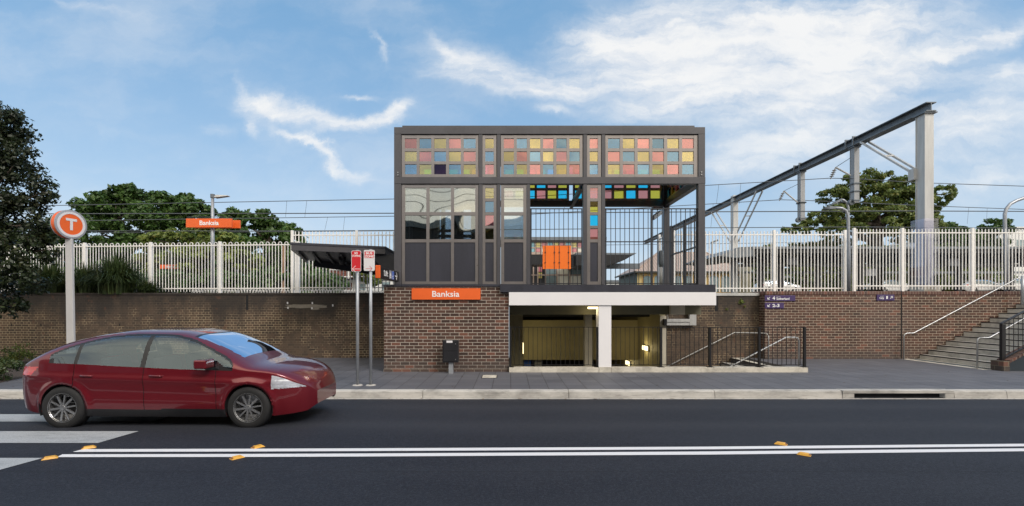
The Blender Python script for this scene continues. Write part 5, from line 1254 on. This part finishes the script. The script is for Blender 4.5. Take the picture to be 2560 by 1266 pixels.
clump('largest strap leaved grass clump, on the wall in front of a fence post', 290, 16.55, 1.0, 1.0, 2600)
clump('grass clump right of the T sign post on the wall', 215, 16.6, .80, .80, 1500)
clump('grass clump left of the T sign post under the dark tree', 125, 16.6, .9, .85, 1600)
clump('small trailing grass clump at the right end of the row on the wall', 368, 16.5, .5, .36, 700)
# garden bed at lower left
m_ = MB()
m_.add([(X(-700, 12), 10.15, .006), (X(40, 11), 10.15, .006), (X(95, 12), 11.6, .006), (X(60, 15), 15.9, .006), (X(-700, 15), 15.9, .006)], [(0, 1, 2, 3, 4)])
tag(m_.build('garden_bed', M['mulch']), kind='structure')
def shrub(label, px, py, Z, r_, n, mt, size=.06):
    c = P(px, py, Z); o = thing('shrub', label, 'shrub', (c[0], Z, 0)); crown('foliage', [(c[0], Z, c[2], r_, r_, r_ * .8), (c[0] - r_ * .8, Z, c[2] - r_ * .3, r_ * .8, r_, r_ * .6)], n, size, mt, o, sub=16, sr=.4, shell=.2)
    m_ = MB(); m_.tube([(c[0], Z, 0), (c[0], Z, c[2])], [.02, .008], 5); m_.build('stem', M['bark'], o); return o
shrub('low weedy shrub on the mulch at the left edge behind the car boot', 10, 930, 11.2, .38, 2600, M['blade'])
shrub('thin pale weeds against the foot of the old wall at the left edge', 48, 880, 14.5, .5, 1300, M['leafD'], .07)

def treeline(label, p0, p1, Z, ytop, n, mt):
    bl_ = []; px = p0
    while px < p1:
        h_ = RNG.uniform(.8, 1.25); bl_.append((X(px, Z), Z + RNG.uniform(-1, 1), ZH(ytop + 30 / h_, Z), 60 * Z / F, 2.5, 34 * h_ * Z / F)); bl_.append((X(px + 20, Z), Z + RNG.uniform(-1, 1), ZH(720, Z), 60 * Z / F, 2.5, 34 * Z / F)); px += 42
    o = thing('tree_line', label, 'trees', (X((p0 + p1) / 2, Z), Z, 2.9)); c = crown('foliage', bl_, n, .55, mt, o, sub=16, sr=.6, shell=.2, flat=.9); o['kind'] = 'stuff'; return o
treeline('far dark line of trees filling the gaps behind the left fence', -160, 770, 60, 640, 26000, M['leafB'])
treeline('far tree line filling the gaps behind the right platform roof posts', 1905, 2500, 68, 660, 12000, M['leafD'])

# dry leaves and grit blown into the gutter and along the walls
def litter(name, label, pts_f, n, mt):
    vs = []; fs = []
    for i in range(n):
        x, y, z = pts_f(); a = RNG.uniform(0, 6.28); L_ = RNG.uniform(.012, .032); dx0, dy0 = math.cos(a) * L_, math.sin(a) * L_; k = len(vs)
        vs += [(x - dx0, y - dy0, z + .002), (x + dy0 * .4, y - dx0 * .4, z + .008), (x + dx0, y + dy0, z + .003), (x - dy0 * .4, y + dx0 * .4, z + .009)]; fs.append((k, k + 1, k + 2, k + 3))
    o = npmesh(name, np.array(vs), np.array(fs), mt); tag(o, label, 'leaf litter', kind='stuff')
M['dryleaf'] = simple('dry_leaf', (.16, .10, .05), .8, 0, .5, 5)
litter('gutter_leaves', 'dry brown leaves scattered along the gutter below the kerb', lambda: (RNG.uniform(-14, 16), ZK - .06 - abs(RNG.normal()) * .10, -.148), 260, M['dryleaf'])
litter('footpath_leaves', 'sparse dry leaves scattered on the pavement by the walls and garden bed', lambda: (RNG.uniform(-14, 18) if RNG.random() < .5 else RNG.normal() * 1.6 - 10.5, 16.2 - abs(RNG.normal()) * 1.6 if RNG.random() < .4 else RNG.uniform(10.2, 12.4), .001), 170, M['dryleaf'])
# ================================================================ BACKGROUND BUILDINGS
# hip-roofed station building
Zh = 41.0; k_ = Zh / F
t = thing('station_building', 'old station building with tan hipped roof and yellow walls, behind the tower opening and fence', 'building', (X(1720, Zh), Zh + 4, 2.1))
ze = ZH(679, Zh); xa, xb2 = X(1587, Zh), X(1864, Zh); yb_ = Zh + 7.5; zr = 6.9
m_ = MB(); m_.box(xa + .3, xb2 - .3, Zh + .3, yb_ - .3, 2.0, ze - .02); m_.build('wall', M['yellowwall'], t)
m_ = MB(); m_.box(xa + .29, xa + .30, Zh + .34, yb_ - .3, 2.0, ze - .03); m_.build('side_wall', M['greenwall'], t)
ym = (Zh + yb_) / 2; rz = ZH(632, ym); ra, rb = X(1645, ym), X(1766, ym)
m_ = MB(); m_.add([(xa, Zh, ze), (xb2, Zh, ze), (xb2, yb_, ze), (xa, yb_, ze), (ra, ym, rz), (rb, ym, rz)], [(0, 1, 5, 4), (1, 2, 5), (2, 3, 4, 5), (3, 0, 4), (0, 3, 2, 1)])
def roofmat():
    m2, n, out = newmat('corrugated_tan'); x, y, z = n.sep(pos(n))
    wv = n.m('SINE', n.m('MULTIPLY', x, 26)); c = n.mix(n.m('ADD', .5, n.m('MULTIPLY', wv, .35)), (.34, .26, .22, 1), (.47, .37, .32, 1)); finish(n, out, c, .6, 0, wv, .5, .02); return m2
m_.build('roof', roofmat(), t)
m_ = MB()
for (a, b) in (((xa, Zh, ze), (ra, ym, rz)), ((xb2, Zh, ze), (rb, ym, rz)), ((ra, ym, rz), (rb, ym, rz))): m_.bar(a, b, .16, .12)
m_.build('ridge_capping', M['tan'], t)
m_ = MB(); m_.bar((xa, Zh - .06, ze - .05), (xb2, Zh - .06, ze - .05), .12, .12); m_.bar((xa - .02, Zh, ze - .05), (xa - .02, yb_, ze - .05), .12, .12); m_.build('gutter', simple('dark_gutter', (.05, .055, .05), .6), t)
for (p0, p1) in ((1611, 1628), (1638, 1653), (1668, 1682), (1690, 1705), (1716, 1731), (1740, 1757), (1776, 1799), (1806, 1826), (1846, 1858)):
    a, b = X(p0, Zh), X(p1, Zh); Y = Zh + .28; z0, z1 = 2.9, ZH(689, Zh)
    def arch(x0, x1, zz0, zz1, r_): return [(x0, Y, zz0), (x1, Y, zz0), (x1, Y, zz1 - r_)] + [((x0 + x1) / 2 + (x1 - x0) / 2 * math.cos(q), Y, zz1 - r_ + r_ * math.sin(q)) for q in (math.pi * .25, math.pi * .5, math.pi * .75)] + [(x0, Y, zz1 - r_)]
    m_ = MB(); m_.prism(arch(a - .10, b + .10, z0, z1 + .12, .2), (0, -.05, 0)); fr0 = m_.build('window', simple('yellow_trim', (.62, .40, .14), .6) if 'yellow_trim' not in bpy.data.materials else bpy.data.materials['yellow_trim'], t)
    m_ = MB(); Y -= .052; m_.prism(arch(a, b, z0 + .1, z1, .18), (0, -.02, 0)); m_.build('pane', M['winfar'], fr0)
m_ = MB(); m_.box(X(1865, Zh - 1), X(1879, Zh - 1), Zh - 1, Zh + 2, 2.0, ZH(657, Zh - 1)); o = m_.build('pier_wall', simple('cream_pier', (.52, .48, .36), .7)); tag(o, 'cream blank wall end right of the yellow station building, behind the fence', 'wall')
# far platform lift building with coloured windows
Zl = 37.0
t = thing('platform_lift_building', 'second steel and coloured glass lift building seen through the left tower opening', 'building', (X(1400, Zl), Zl, 2.1))
lx0, lx1 = X(1255, Zl), X(1512, Zl)
m_ = MB(); m_.box(lx0 - .3, lx1 + .1, Zl - .25, Zl + 4, ZH(602, Zl), ZH(594, Zl)); m_.build('roof', M['galvdark'], t)
m_ = MB(); m_.box(lx0, lx1, Zl + .1, Zl + 4, 2.0, ZH(603, Zl)); m_.build('body', M['darksteel'], t)
m_ = MB(); m_.box(lx0, lx1, Zl - .05, Zl + .09, ZH(606, Zl), ZH(602.4, Zl)); m_.box(lx0, lx1, Zl - .1, Zl + .09, ZH(637, Zl), ZH(631, Zl)); m_.box(lx0, lx1, Zl - .02, Zl + .08, ZH(719, Zl), ZH(714, Zl))
for px in range(1262, 1512, 15): m_.box(X(px, Zl), X(px + 2.5, Zl), Zl, Zl + .08, ZH(630.6, Zl), ZH(606.4, Zl))
m_.box(lx0, lx1, Zl + .005, Zl + .075, ZH(621, Zl), ZH(618.5, Zl))
for px in (1262, 1300, 1332, 1343, 1362, 1391, 1423, 1453, 1480, 1508): m_.box(X(px, Zl), X(px + 3.2, Zl), Zl - .01, Zl + .08, ZH(714, Zl), ZH(662, Zl))
m_.box(lx0, lx1, Zl, Zl + .07, ZH(689.5, Zl), ZH(686.5, Zl)); m_.build('frame', M['tan'], t)  # tan reflection on the frame steel is put into its colour
fg = [simple('far_pane_' + n_, c, .15, 0, .1, 1, spec=.9) for n_, c in (('pink', (.55, .20, .22)), ('yellow', (.62, .52, .16)), ('blue', (.18, .40, .48)), ('cream', (.70, .68, .58)))]
i = 0
for px in range(1265, 1510, 15):
    for (ya, yb2) in ((618, 607), (630, 621.5)):
        m_ = MB(); m_.box(X(px, Zl), X(px + 11, Zl), Zl + .03, Zl + .04, ZH(ya, Zl), ZH(yb2, Zl)); m_.build('pane', fg[(i * 7 + i // 3) % 4], t); i += 1
for (p0, p1, y0_, y1_, c) in ((1346, 1355, 668, 680, 0), (1346, 1355, 682, 696, 1), (1365, 1390, 672, 686, 2), (1394, 1422, 664, 686, 3), (1426, 1452, 662, 686, 2), (1365, 1390, 690, 713, 2), (1394, 1422, 690, 713, 3), (1426, 1452, 690, 713, 3)):
    m_ = MB(); m_.box(X(p0, Zl), X(p1, Zl), Zl + .03, Zl + .04, ZH(y1_, Zl), ZH(y0_, Zl)); m_.build('pane', M['winfar'] if c == 2 else fg[c], t)
# dark platform canopies, left of and behind
def canopy(label, x0p, x1p, ytop, ybot, Z, dep, posts, zb=2.1, gable=None):
    t = thing('platform_canopy', label, 'canopy', ((X(x0p, Z) + X(x1p, Z)) / 2, Z, zb), 'dark platform canopies')
    m_ = MB(); a, b = X(x0p, Z), X(x1p, Z); zt_ = ZH(ytop, Z); z1 = ZH(ybot, Z)
    m_.box(a, b, Z - .05, Z + dep, zt_ - .14, zt_); m_.build('roof_edge', M['galvdark'], t)
    m_ = MB(); m_.box(a + .05, b - .05, Z + .1, Z + dep, z1, zt_ - .141); m_.build('soffit', M['darksteel'], t)
    for px in posts:
        m_ = MB(); m_.box(X(px, Z + 2) - .13, X(px, Z + 2) + .13, Z + 2, Z + 2.26, zb - .1, z1 - .002); m_.build('post', M['darksteel'], t)
    return t
t = canopy('long dark platform roof on posts behind the right spiked fence', 1880, 2900, 617, 632, 29, 7, [1903, 1954, 2046, 2155, 2285, 2400, 2530, 2680])
m_ = MB(); Z = 29.0
m_.prism([P(1797, 640, Z), P(1850, 618, Z), P(1882, 617, Z), P(1882, 641, Z), P(1860, 643, Z), P(1840, 645, Z)], (0, 6, 0)); m_.build('sloping_end', M['galvdark'], t)
m_ = MB()
for i in range(22): m_.box(X(1890 + i * 46, Z), X(1890 + i * 46, Z) + .12, Z + .2, Z + 6, ZH(640, Z), ZH(632.2, Z))
m_.box(X(1880, Z), X(2900, Z), Z + 1.5, Z + 1.7, ZH(662, Z), ZH(655, Z)); m_.build('beams', M['darksteel'], t)
m_ = MB(); m_.box(X(1860, Z + 9), X(2900, Z + 9), Z + 9, Z + 9.2, ZH(684, Z + 9), ZH(679, Z + 9)); m_.build('rear_beam', M['galvdark'], t)
for (px, py) in ((1982, 652), (2180, 680), (2385, 655)):
    m_ = MB(); a = P(px, py, Z + 1.2); m_.box(a[0] - .28, a[0] + .28, a[1], a[1] + .3, a[2] - .25, a[2] + .2); m_.build('hanging_box', M['grey'], t)
t = thing('platform_canopy', 'dark platform canopy with sharp right end seen through the right tower opening', 'canopy', (X(1550, 33), 33, 2.1), 'dark platform canopies')
Z = 33.0; m_ = MB(); m_.prism([P(1440, 632, Z), P(1592, 633, Z), P(1586, 637, Z), P(1440, 637, Z)], (0, 5, 0)); m_.build('roof_edge', M['galvdark'], t)
m_ = MB(); m_.prism([P(1440, 637.3, Z), P(1584, 637.3, Z), P(1562, 650, Z), P(1548, 656, Z), P(1520, 662, Z), P(1440, 664, Z)], (0, 4.6, 0)); m_.build('soffit', M['black'], t)
m_ = MB(); m_.box(X(1500, 36), X(1600, 36), 36, 36.3, ZH(672, 36), ZH(659, 36)); m_.build('beam', M['galvdark'], t)
m_ = MB(); m_.box(X(1322, 34), X(1462, 34), 34, 36, ZH(662, 34), ZH(638, 34)); m_.build('link_roof', M['black'], t)
# long pale shed under the far sky, right edge
def building(label, p0, p1, ytop, Z, dep, mt, rows=(), mt_roof=None, zb=2.0, name='far_building'):
    t = thing(name, label, 'building', ((X(p0, Z) + X(p1, Z)) / 2, Z, zb))
    m_ = MB(); m_.box(X(p0, Z), X(p1, Z), Z, Z + dep, zb, ZH(ytop, Z)); m_.build('wall', mt, t)
    m_ = MB(); m_.box(X(p0, Z) - .2, X(p1, Z) + .2, Z - .2, Z + dep, ZH(ytop, Z) + .002, ZH(ytop, Z) + .25); m_.build('roof', mt_roof or M['galvdark'], t)
    for (a, b, c, d, mm) in rows:
        m_ = MB(); m_.box(X(a, Z), X(b, Z), Z - .06, Z - .002, ZH(d, Z), ZH(c, Z)); m_.build('window', mm, t)
    return t
building('long pale shed roof rising above the fence at the right edge', 2500, 3000, 572, 70, 20, M['pale'], [(2540, 2600, 600, 615, M['winfar'])], M['pale'])
t = building('white rendered building with red brick upper band, seen under the left canopy', 775, 1010, 700, 56, 10, M['pale'], [(866, 880, 708, 724, M['redbrick']), (800, 812, 712, 726, M['winfar']), (900, 914, 710, 726, M['winfar']), (955, 975, 706, 726, M['winfar'])], M['galvdark'])
m_ = MB(); m_.box(X(775, 55), X(924, 55), 55, 56, ZH(696, 55), ZH(670, 55)); b_ = m_.build('brick_band', M['redbrick'], t)
m_ = MB()
for px in (778, 824, 871, 920): m_.box(X(px, 54.9) - .08, X(px, 54.9) + .08, 54.9, 54.99, ZH(697, 55), ZH(668, 55))
m_.box(X(775, 54.9), X(924, 54.9), 54.88, 54.99, ZH(676, 55), ZH(674, 55)); m_.box(X(800, 54.9), X(924, 54.9), 54.88, 54.99, ZH(693.6, 55), ZH(691, 55)); m_.build('band_frame', M['pale'], b_)
building('white low building behind the platform posts on the right', 1885, 1970, 695, 66, 8, M['pale'], [(1890, 1905, 700, 712, M['winfar']), (1932, 1945, 702, 712, M['winfar'])])
building('white low building seen under the platform canopy in the right tower opening', 1500, 1560, 706, 60, 8, M['pale'], [(1515, 1540, 712, 722, M['winfar'])])
m_ = MB()
# ================================================================ VEHICLES
def smoothstep(a, b, x):
    t_ = max(0, min(1, (x - a) / (b - a))); return t_ * t_ * (3 - 2 * t_)
def interp(tab, x):
    # monotone cubic-ish interpolation through a table
    xs = [q[0] for q in tab]; ys = [q[1] for q in tab]; n_ = len(xs)
    if x <= xs[0]: return ys[0]
    if x >= xs[-1]: return ys[-1]
    i = max(j for j in range(n_) if xs[j] <= x); i = min(i, n_ - 2)
    def sl_(j):
        if j <= 0 or j >= n_ - 1: return 0 if False else (ys[min(j + 1, n_ - 1)] - ys[max(j - 1, 0)]) / (xs[min(j + 1, n_ - 1)] - xs[max(j - 1, 0)])
        a = (ys[j] - ys[j - 1]) / (xs[j] - xs[j - 1]); b = (ys[j + 1] - ys[j]) / (xs[j + 1] - xs[j])
        return 0 if a * b <= 0 else 2 * a * b / (a + b)
    h_ = xs[i + 1] - xs[i]; t_ = (x - xs[i]) / h_; m0, m1 = sl_(i) * h_, sl_(i + 1) * h_
    return (2 * t_ ** 3 - 3 * t_ ** 2 + 1) * ys[i] + (t_ ** 3 - 2 * t_ ** 2 + t_) * m0 + (-2 * t_ ** 3 + 3 * t_ ** 2) * ys[i + 1] + (t_ ** 3 - t_ ** 2) * m1
TOP = [(0, .64), (.03, .84), (.10, 1.0), (.22, 1.08), (.45, 1.20), (.80, 1.32), (1.20, 1.405), (1.72, 1.462), (2.25, 1.455), (2.65, 1.39), (3.05, 1.235), (3.42, 1.06), (3.62, .985), (3.9, .935), (4.15, .865), (4.32, .775), (4.42, .67), (4.48, .52)]
BELT = [(0, .60), (.05, .80), (.15, .93), (.4, .985), (.9, .975), (1.8, .93), (2.8, .885), (3.4, .865), (3.8, .835), (4.1, .775), (4.3, .69), (4.42, .60), (4.48, .50)]
HALF = [(0, .60), (.04, .70), (.12, .775), (.30, .835), (.7, .875), (1.4, .89), (2.8, .89), (3.5, .885), (3.9, .865), (4.15, .81), (4.32, .71), (4.42, .58), (4.48, .42)]
BOT = [(0, .42), (.1, .30), (.3, .24), (1.0, .19), (3.4, .18), (4.1, .20), (4.4, .22), (4.48, .30)]
WH = ((.85, .345), (3.60, .345))     # wheel centres x, arch radius
def car_ring(x, N1=40, N2=34):
    zt_, zb_, hw, z0 = interp(TOP, x), interp(BELT, x), interp(HALF, x), interp(BOT, x)
    pts = []
    for i in range(N1 + 1):
        f = i / N1; z = z0 + (zb_ - z0) * f
        # tuck under the sill, belly out at the shoulder line, hollow in the door
        y = hw * (1 - .075 * (1 - f) ** 3 - .030 * f ** 3.5)
        cr = .62 + .13 * (1 - x / 4.48); y += .014 * math.exp(-((z - (cr + .05)) / .05) ** 2) - .016 * math.exp(-((z - (cr - .14)) / .11) ** 2) * smoothstep(.3, 1.2, x) * (1 - smoothstep(3.2, 4, x))
        for (wx_, wr) in WH:
            dd = math.hypot(x - wx_, z - .325); y += .022 * math.exp(-((dd - wr - .03) / .05) ** 2)
        pts.append((y, z))
    gh = max(zt_ - zb_, .004); nexp = 2.2 + 3.2 * smoothstep(.12, .45, gh); k = .42
    yb = pts[-1][0]
    for i in range(1, N2 + 1):
        ph = math.pi / 2 * i / N2; c, s = math.cos(ph), math.sin(ph)
        z = zb_ + gh * (abs(s) ** (2 / nexp)); y = yb * (abs(c) ** (2 / nexp)) if i < N2 else 0
        y *= 1 - k * (z - zb_) * smoothstep(.1, .4, gh)
        pts.append((y, z))
    return pts
def make_car(label, loc, paint, rot=0, group=None, detail=True):
    t = thing('car', label, 'car', loc, group)
    xs = sorted(set([round(v_, 4) for v_ in list(np.linspace(0, .5, 34)) + list(np.linspace(.5, 3.9, 190 if detail else 50)) + list(np.linspace(3.9, 4.48, 50))]))
    cuts = [1.02, 2.05, 3.12]
    for c in cuts: xs = [q for q in xs if abs(q - c) > .012] + [c - .005, c + .005]
    xs = sorted(xs); rings = [car_ring(x) for x in xs]; nr = len(rings[0]); full = 2 * nr - 1
    V = []; 
    for x, r_ in zip(xs, rings):
        pl_ = bow = .0
        row = [(y, z) for y, z in r_] + [(-y, z) for y, z in r_[:-1]][::-1]
        for (y, z) in row:
            xx_ = x
            if x < .5: xx_ = x + .0 + .10 * (abs(y) / .9) ** 2.5 * (1 - x / .5)
            if x > 4.0: xx_ = x - .16 * (abs(y) / .8) ** 2.2 * ((x - 4.0) / .48)
            V.append([xx_, y, z])
    V = np.array(V); nx = len(xs)
    def fx(i, j): return V[i * full + j]
    groups = {}
    SIDE = [(.62, 1.08), (.80, 1.17), (1.10, 1.27), (1.45, 1.345), (1.8, 1.375), (2.25, 1.37), (2.6, 1.31), (2.95, 1.17), (3.30, .99), (3.36, .92)]
    def sidetop(x):
        if x < .62 or x > 3.36: return -1
        return interp(SIDE, x)
    for i in range(nx - 1):
        xm = (xs[i] + xs[i + 1]) / 2; zb_, zt_ = interp(BELT, xm), interp(TOP, xm)
        for j in range(full - 1):
            c = (fx(i, j) + fx(i + 1, j) + fx(i, j + 1) + fx(i + 1, j + 1)) / 4; y, z = abs(c[1]), c[2]
            jj = j if j < nr - 1 else full - 2 - j
            if y > .5:
                kill = False
                for (wx_, wr) in WH:
                    if math.hypot(c[0] - wx_, z - .325) < wr: kill = True
                if kill: continue
            key = 'body'
            upper = jj >= 40
            if upper:
                fz = (z - zb_) / max(zt_ - zb_, .01); st_ = sidetop(xm)
                if z < st_ and z > zb_ + .035 and y > .35 and fz < .93:
                    key = 'side_window'
                    if 1.0 < xm < 1.06 or 2.0 < xm < 2.07: key = 'pillar0' if xm < 1.5 else 'pillar1'
                elif z <= st_ + .028 and z > zb_ and fz < .95 and y > .35 and st_ > 0: key = 'trim'
                elif 2.62 < xm < 3.40 and y < .60 - .02 and z > zb_: 
                    key = 'windscreen' if (xm > 2.68) else 'trim'
                elif .16 < xm < .60 and y < .48 and z > zb_ + .05: key = 'rear_window'
            else:
                if xm > 3.93 and .60 < z < .74 + (4.4 - xm) * .16 and y > .36 and xm < 4.46 and z < zb_ - .01: key = 'headlight'
                elif xm < .46 - (.93 - z) * 1.1 and .80 < z < .925 and y > .42: key = 'tail_light'
                elif xm > 4.40 and y < .40 and .34 < z < .54: key = 'grille'
                elif z < .30 and 1.2 < xm < 3.25: key = 'sill'
                elif any(abs(xm - c_) < .006 for c_ in cuts) and z > .27: key = 'gap%d' % min(range(3), key=lambda q: abs(cuts[q] - xm))
                elif 1.02 < xm < 2.05 and z > .31: key = 'rear_door'
                elif 2.05 < xm < 3.12 and z > .31: key = 'front_door'
            groups.setdefault(key + ('' if key in ('body', 'windscreen', 'rear_window', 'grille', 'pillar', 'trim') else ('_l' if c[1] > 0 else '_r')), []).append((i * full + j, (i + 1) * full + j, (i + 1) * full + j + 1, i * full + j + 1))
    # snap arch edge vertices onto the circle
    for (wx_, wr) in WH:
        d = np.hypot(V[:, 0] - wx_, V[:, 2] - .325); m_ = (np.abs(V[:, 1]) > .5) & (np.abs(d - wr) < .034) & (V[:, 2] < .9)
        s_ = wr / np.maximum(d, 1e-6); V[m_, 0] = wx_ + (V[m_, 0] - wx_) * s_[m_]; V[m_, 2] = .325 + (V[m_, 2] - .325) * s_[m_]
    o0 = np.array(loc)
    mats = {'body': paint, 'rear_door': paint, 'front_door': paint, 'side_window': CG, 'windscreen': CG2, 'rear_window': CG2, 'pillar0': M['black'], 'pillar1': M['black'], 'trim': M['black'], 'sill': M['black'], 'gap0': M['blackmatt'], 'gap1': M['blackmatt'], 'gap2': M['blackmatt'], 'grille': M['blackmatt'], 'headlight': HL, 'tail_light': TL}
    objs = {}
    for key, fs in groups.items():
        base_ = key[:-2] if key.endswith(('_l', '_r')) else key
        fs = np.array(fs); us, inv = np.unique(fs, return_inverse=True); vv = V[us].copy()
        if base_[:3] == 'gap': vv[:, 1] *= .994
        o = npmesh({'rear_door': 'door', 'front_door': 'door', 'gap0': 'door_gap', 'gap1': 'door_gap', 'gap2': 'door_gap', 'pillar0': 'pillar', 'pillar1': 'pillar'}.get(base_, base_), vv + o0, inv.reshape(fs.shape), mats[base_], t, smooth=True); objs[key] = o
    # caps at both ends
    for i, nm in ((0, 'rear_panel'), (nx - 1, 'nose_panel')):
        row = [tuple(V[i * full + j] + o0) for j in range(full)]; m_ = MB(); m_.add(row, [tuple(range(full))]); m_.build(nm, paint, t)
    def lb(name, mt, parent=t, **kw):
        return lambda *bx: (lambda m2: m2.build(name, mt, parent, **kw))(MB().box(bx[0] + loc[0], bx[1] + loc[0], bx[2] + loc[1], bx[3] + loc[1], bx[4] + loc[2], bx[5] + loc[2]))
    lb('underbody', M['blackmatt'])(.45, 4.0, -.70, .70, .19, .36)
    for s in (-1, 1):
        for (wx_, wr) in WH:
            # arch liner
            m_ = MB(); pts = [(wx_ + loc[0] + (wr + .012) * math.cos(R(a)), loc[1] + s * .50, loc[2] + .325 + (wr + .012) * math.sin(R(a))) for a in range(-20, 201, 10)]
            m_.add([p for p in pts] + [(p[0], loc[1] + s * .86, p[2]) for p in pts], [(k, k + 1, k + 1 + len(pts), k + len(pts)) for k in range(len(pts) - 1)] + [tuple(range(len(pts)))])
            m_.build('arch_liner', M['blackmatt'], t)
            wc = (wx_ + loc[0], loc[1] + s * .775, loc[2] + .322); w_ = thing('wheel', None, None, (0, 0, 0)) if False else None
            m_ = MB(); m_.lathe([(.20, -.095), (.24, -.105), (.30, -.10), (.318, -.07), (.322, 0), (.318, .07), (.30, .10), (.24, .105), (.20, .095)], wc, 'y', 40); ty = m_.build('wheel', M['tyre'] , t, smooth=True)
            m_ = MB(); m_.lathe([(.222, s * .098), (.212, s * .10), (.200, s * .085), (.195, -s * .08), (.0, -s * .08)], wc, 'y', 40)
            for k in range(10):
                a = R(36 * k + 9); dr = Vector((math.cos(a), 0, math.sin(a))); c_ = Vector(wc) + Vector((0, s * .078, 0))
                m_.bar(c_ + dr * .03, c_ + dr * .208, .030 if k % 2 else .022, .018, up=(0, 1, 0))
            m_.lathe([(0, s * .098), (.035, s * .096), (.045, s * .07)], wc, 'y', 16)
            m_.build('rim', M['alloy'], ty)
    # seats, dash, wheel
    for (sx, sy) in ((1.35, -.36), (1.35, .36), (2.15, -.36), (2.15, .36)):
        m_ = MB(); m_.xf = lambda p, sx=sx, sy=sy: (loc[0] + sx + p[0] - .22 * p[2], loc[1] + sy + p[1], loc[2] + .45 + p[2]); m_.box(-.06, .07, -.23, .23, 0, .58); m_.box(-.04, .05, -.12, .12, .60, .78); m_.build('seat', M['cabin'], t, bev=.03)
    lb('dashboard', M['cabin'])(2.85, 3.35, -.7, .7, .55, .88); lb('cabin_floor', M['cabin'])(.5, 3.2, -.7, .7, .37, .45)
    for s, k in ((-1, '_r'), (1, '_l')):
        for dx0, key in ((1.12, 'rear_door'), (2.14, 'front_door')):
            d_ = objs.get(key + k); m_ = MB(); yy_ = .905 * s
            m_.tube([(loc[0] + dx0, loc[1] + s * .872, loc[2] + .80), (loc[0] + dx0 + .03, loc[1] + yy_, loc[2] + .803), (loc[0] + dx0 + .17, loc[1] + yy_, loc[2] + .797), (loc[0] + dx0 + .20, loc[1] + s * .872, loc[2] + .79)], .013, 6); m_.build('handle', paint, d_, smooth=True)
        m_ = MB(); c_ = (loc[0] + 3.02, loc[1] + s * .95, loc[2] + .985)
        m_.add([(c_[0] + a * .09 - .02 * abs(b), c_[1] + b * .11, c_[2] + d * .065) for a in (-1, 1) for b in (-1, 1) for d in (-1, 1)], [(0, 1, 3, 2), (4, 6, 7, 5), (0, 4, 5, 1), (2, 3, 7, 6), (0, 2, 6, 4), (1, 5, 7, 3)])
        m_.bar((loc[0] + 3.04, loc[1] + s * .80, loc[2] + .93), (loc[0] + 3.02, loc[1] + s * .90, loc[2] + .96), .06, .04); m_.build('mirror', paint, t, bev=.03)
    t.rotation_euler = (0, 0, rot)
    return t
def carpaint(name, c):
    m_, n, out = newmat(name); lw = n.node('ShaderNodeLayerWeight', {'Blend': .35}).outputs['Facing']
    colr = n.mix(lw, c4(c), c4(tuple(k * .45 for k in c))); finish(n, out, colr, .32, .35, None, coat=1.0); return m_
M['tyre'] = simple('tyre_rubber', (.014, .014, .015), .75, 0, .2, 10)
M['alloy'] = simple('alloy_rim', (.42, .42, .43), .28, .85, .1, 8)
M['cabin'] = simple('cabin_trim', (.022, .022, .024), .8, 0, .2, 8)
CG = glass('car_side_glass', (.66, .72, .71), .13, (.62, .76, .86), bs=.0); CG2 = glass('car_screen_glass', (.25, .32, .34), .32, (.70, .80, .95), bs=.0)
HL = simple('headlight_lens', (.62, .64, .70), .08, .3, .25, 12, coat=1.0); TL = simple('tail_lens', (.50, .012, .015), .1, 0, .2, 14, coat=1.0)
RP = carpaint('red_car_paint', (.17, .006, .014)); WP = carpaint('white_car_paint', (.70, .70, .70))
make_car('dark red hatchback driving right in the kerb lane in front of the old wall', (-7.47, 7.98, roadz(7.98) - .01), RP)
# parked vehicles beyond the tracks
a = make_car('white parked car seen through the fence behind the platform posts', (X(1890, 50), 50, 3.12), WP, group='white cars parked beyond the tracks', detail=False)
for (px, Z, lb_) in ((2395, 50, 'white parked car behind the fence right of the steel column'), (2490, 49, 'white parked car behind the fence beside the right lamp post'), (2175, 51, 'white parked car behind the fence left of the steel column')):
    c = copy_tree(a); c.location = (X(px, Z), Z, 3.12); c['label'] = lb_
# ================================================================ STREET BEHIND THE CAMERA (mirrored in the glass)
t = thing('shop_row', 'row of brick shops across the road, behind the camera', 'building', (0, -9, 0))
m_ = MB(); m_.box(-34, 34, -19, -9, 0, 7.7); m_.build('wall', simple('shaded_shop_wall', (.05, .045, .045), .8), t)
m_ = MB()
for i in range(9):
    x0 = -34 + i * 7.55; m_.prism([(x0, -19.2, 7.7), (x0 + 7.5, -19.2, 7.7), (x0 + 5.8, -19.2, 8.4), (x0 + 1.7, -19.2, 8.4)], (0, 10.6, 0))
m_.build('roof', M['galvdark'], t)
for i in range(12):
    m_ = MB(); x0 = -32 + i * 5.6; m_.box(x0, x0 + 3.6, -8.999, -8.95, .5, 2.6); m_.build('window', M['winfar'], t)
for i, (y, z) in enumerate(((-6.2, 8.6), (-6.2, 9.2), (-5.4, 8.0), (-5.6, 7.2))):
    m_ = MB(); m_.tube([(x, y, z + .0009 * (x % 40 - 20) ** 2) for x in np.arange(-59.9, 60, 4)], .02, 4); o = m_.build('power_line', M['wire']); tag(o, 'black power line behind the camera, mirrored in the tower glass, ' + ['inner lower line', 'highest line', 'outer upper line', 'outer lowest line'][i], 'wire')
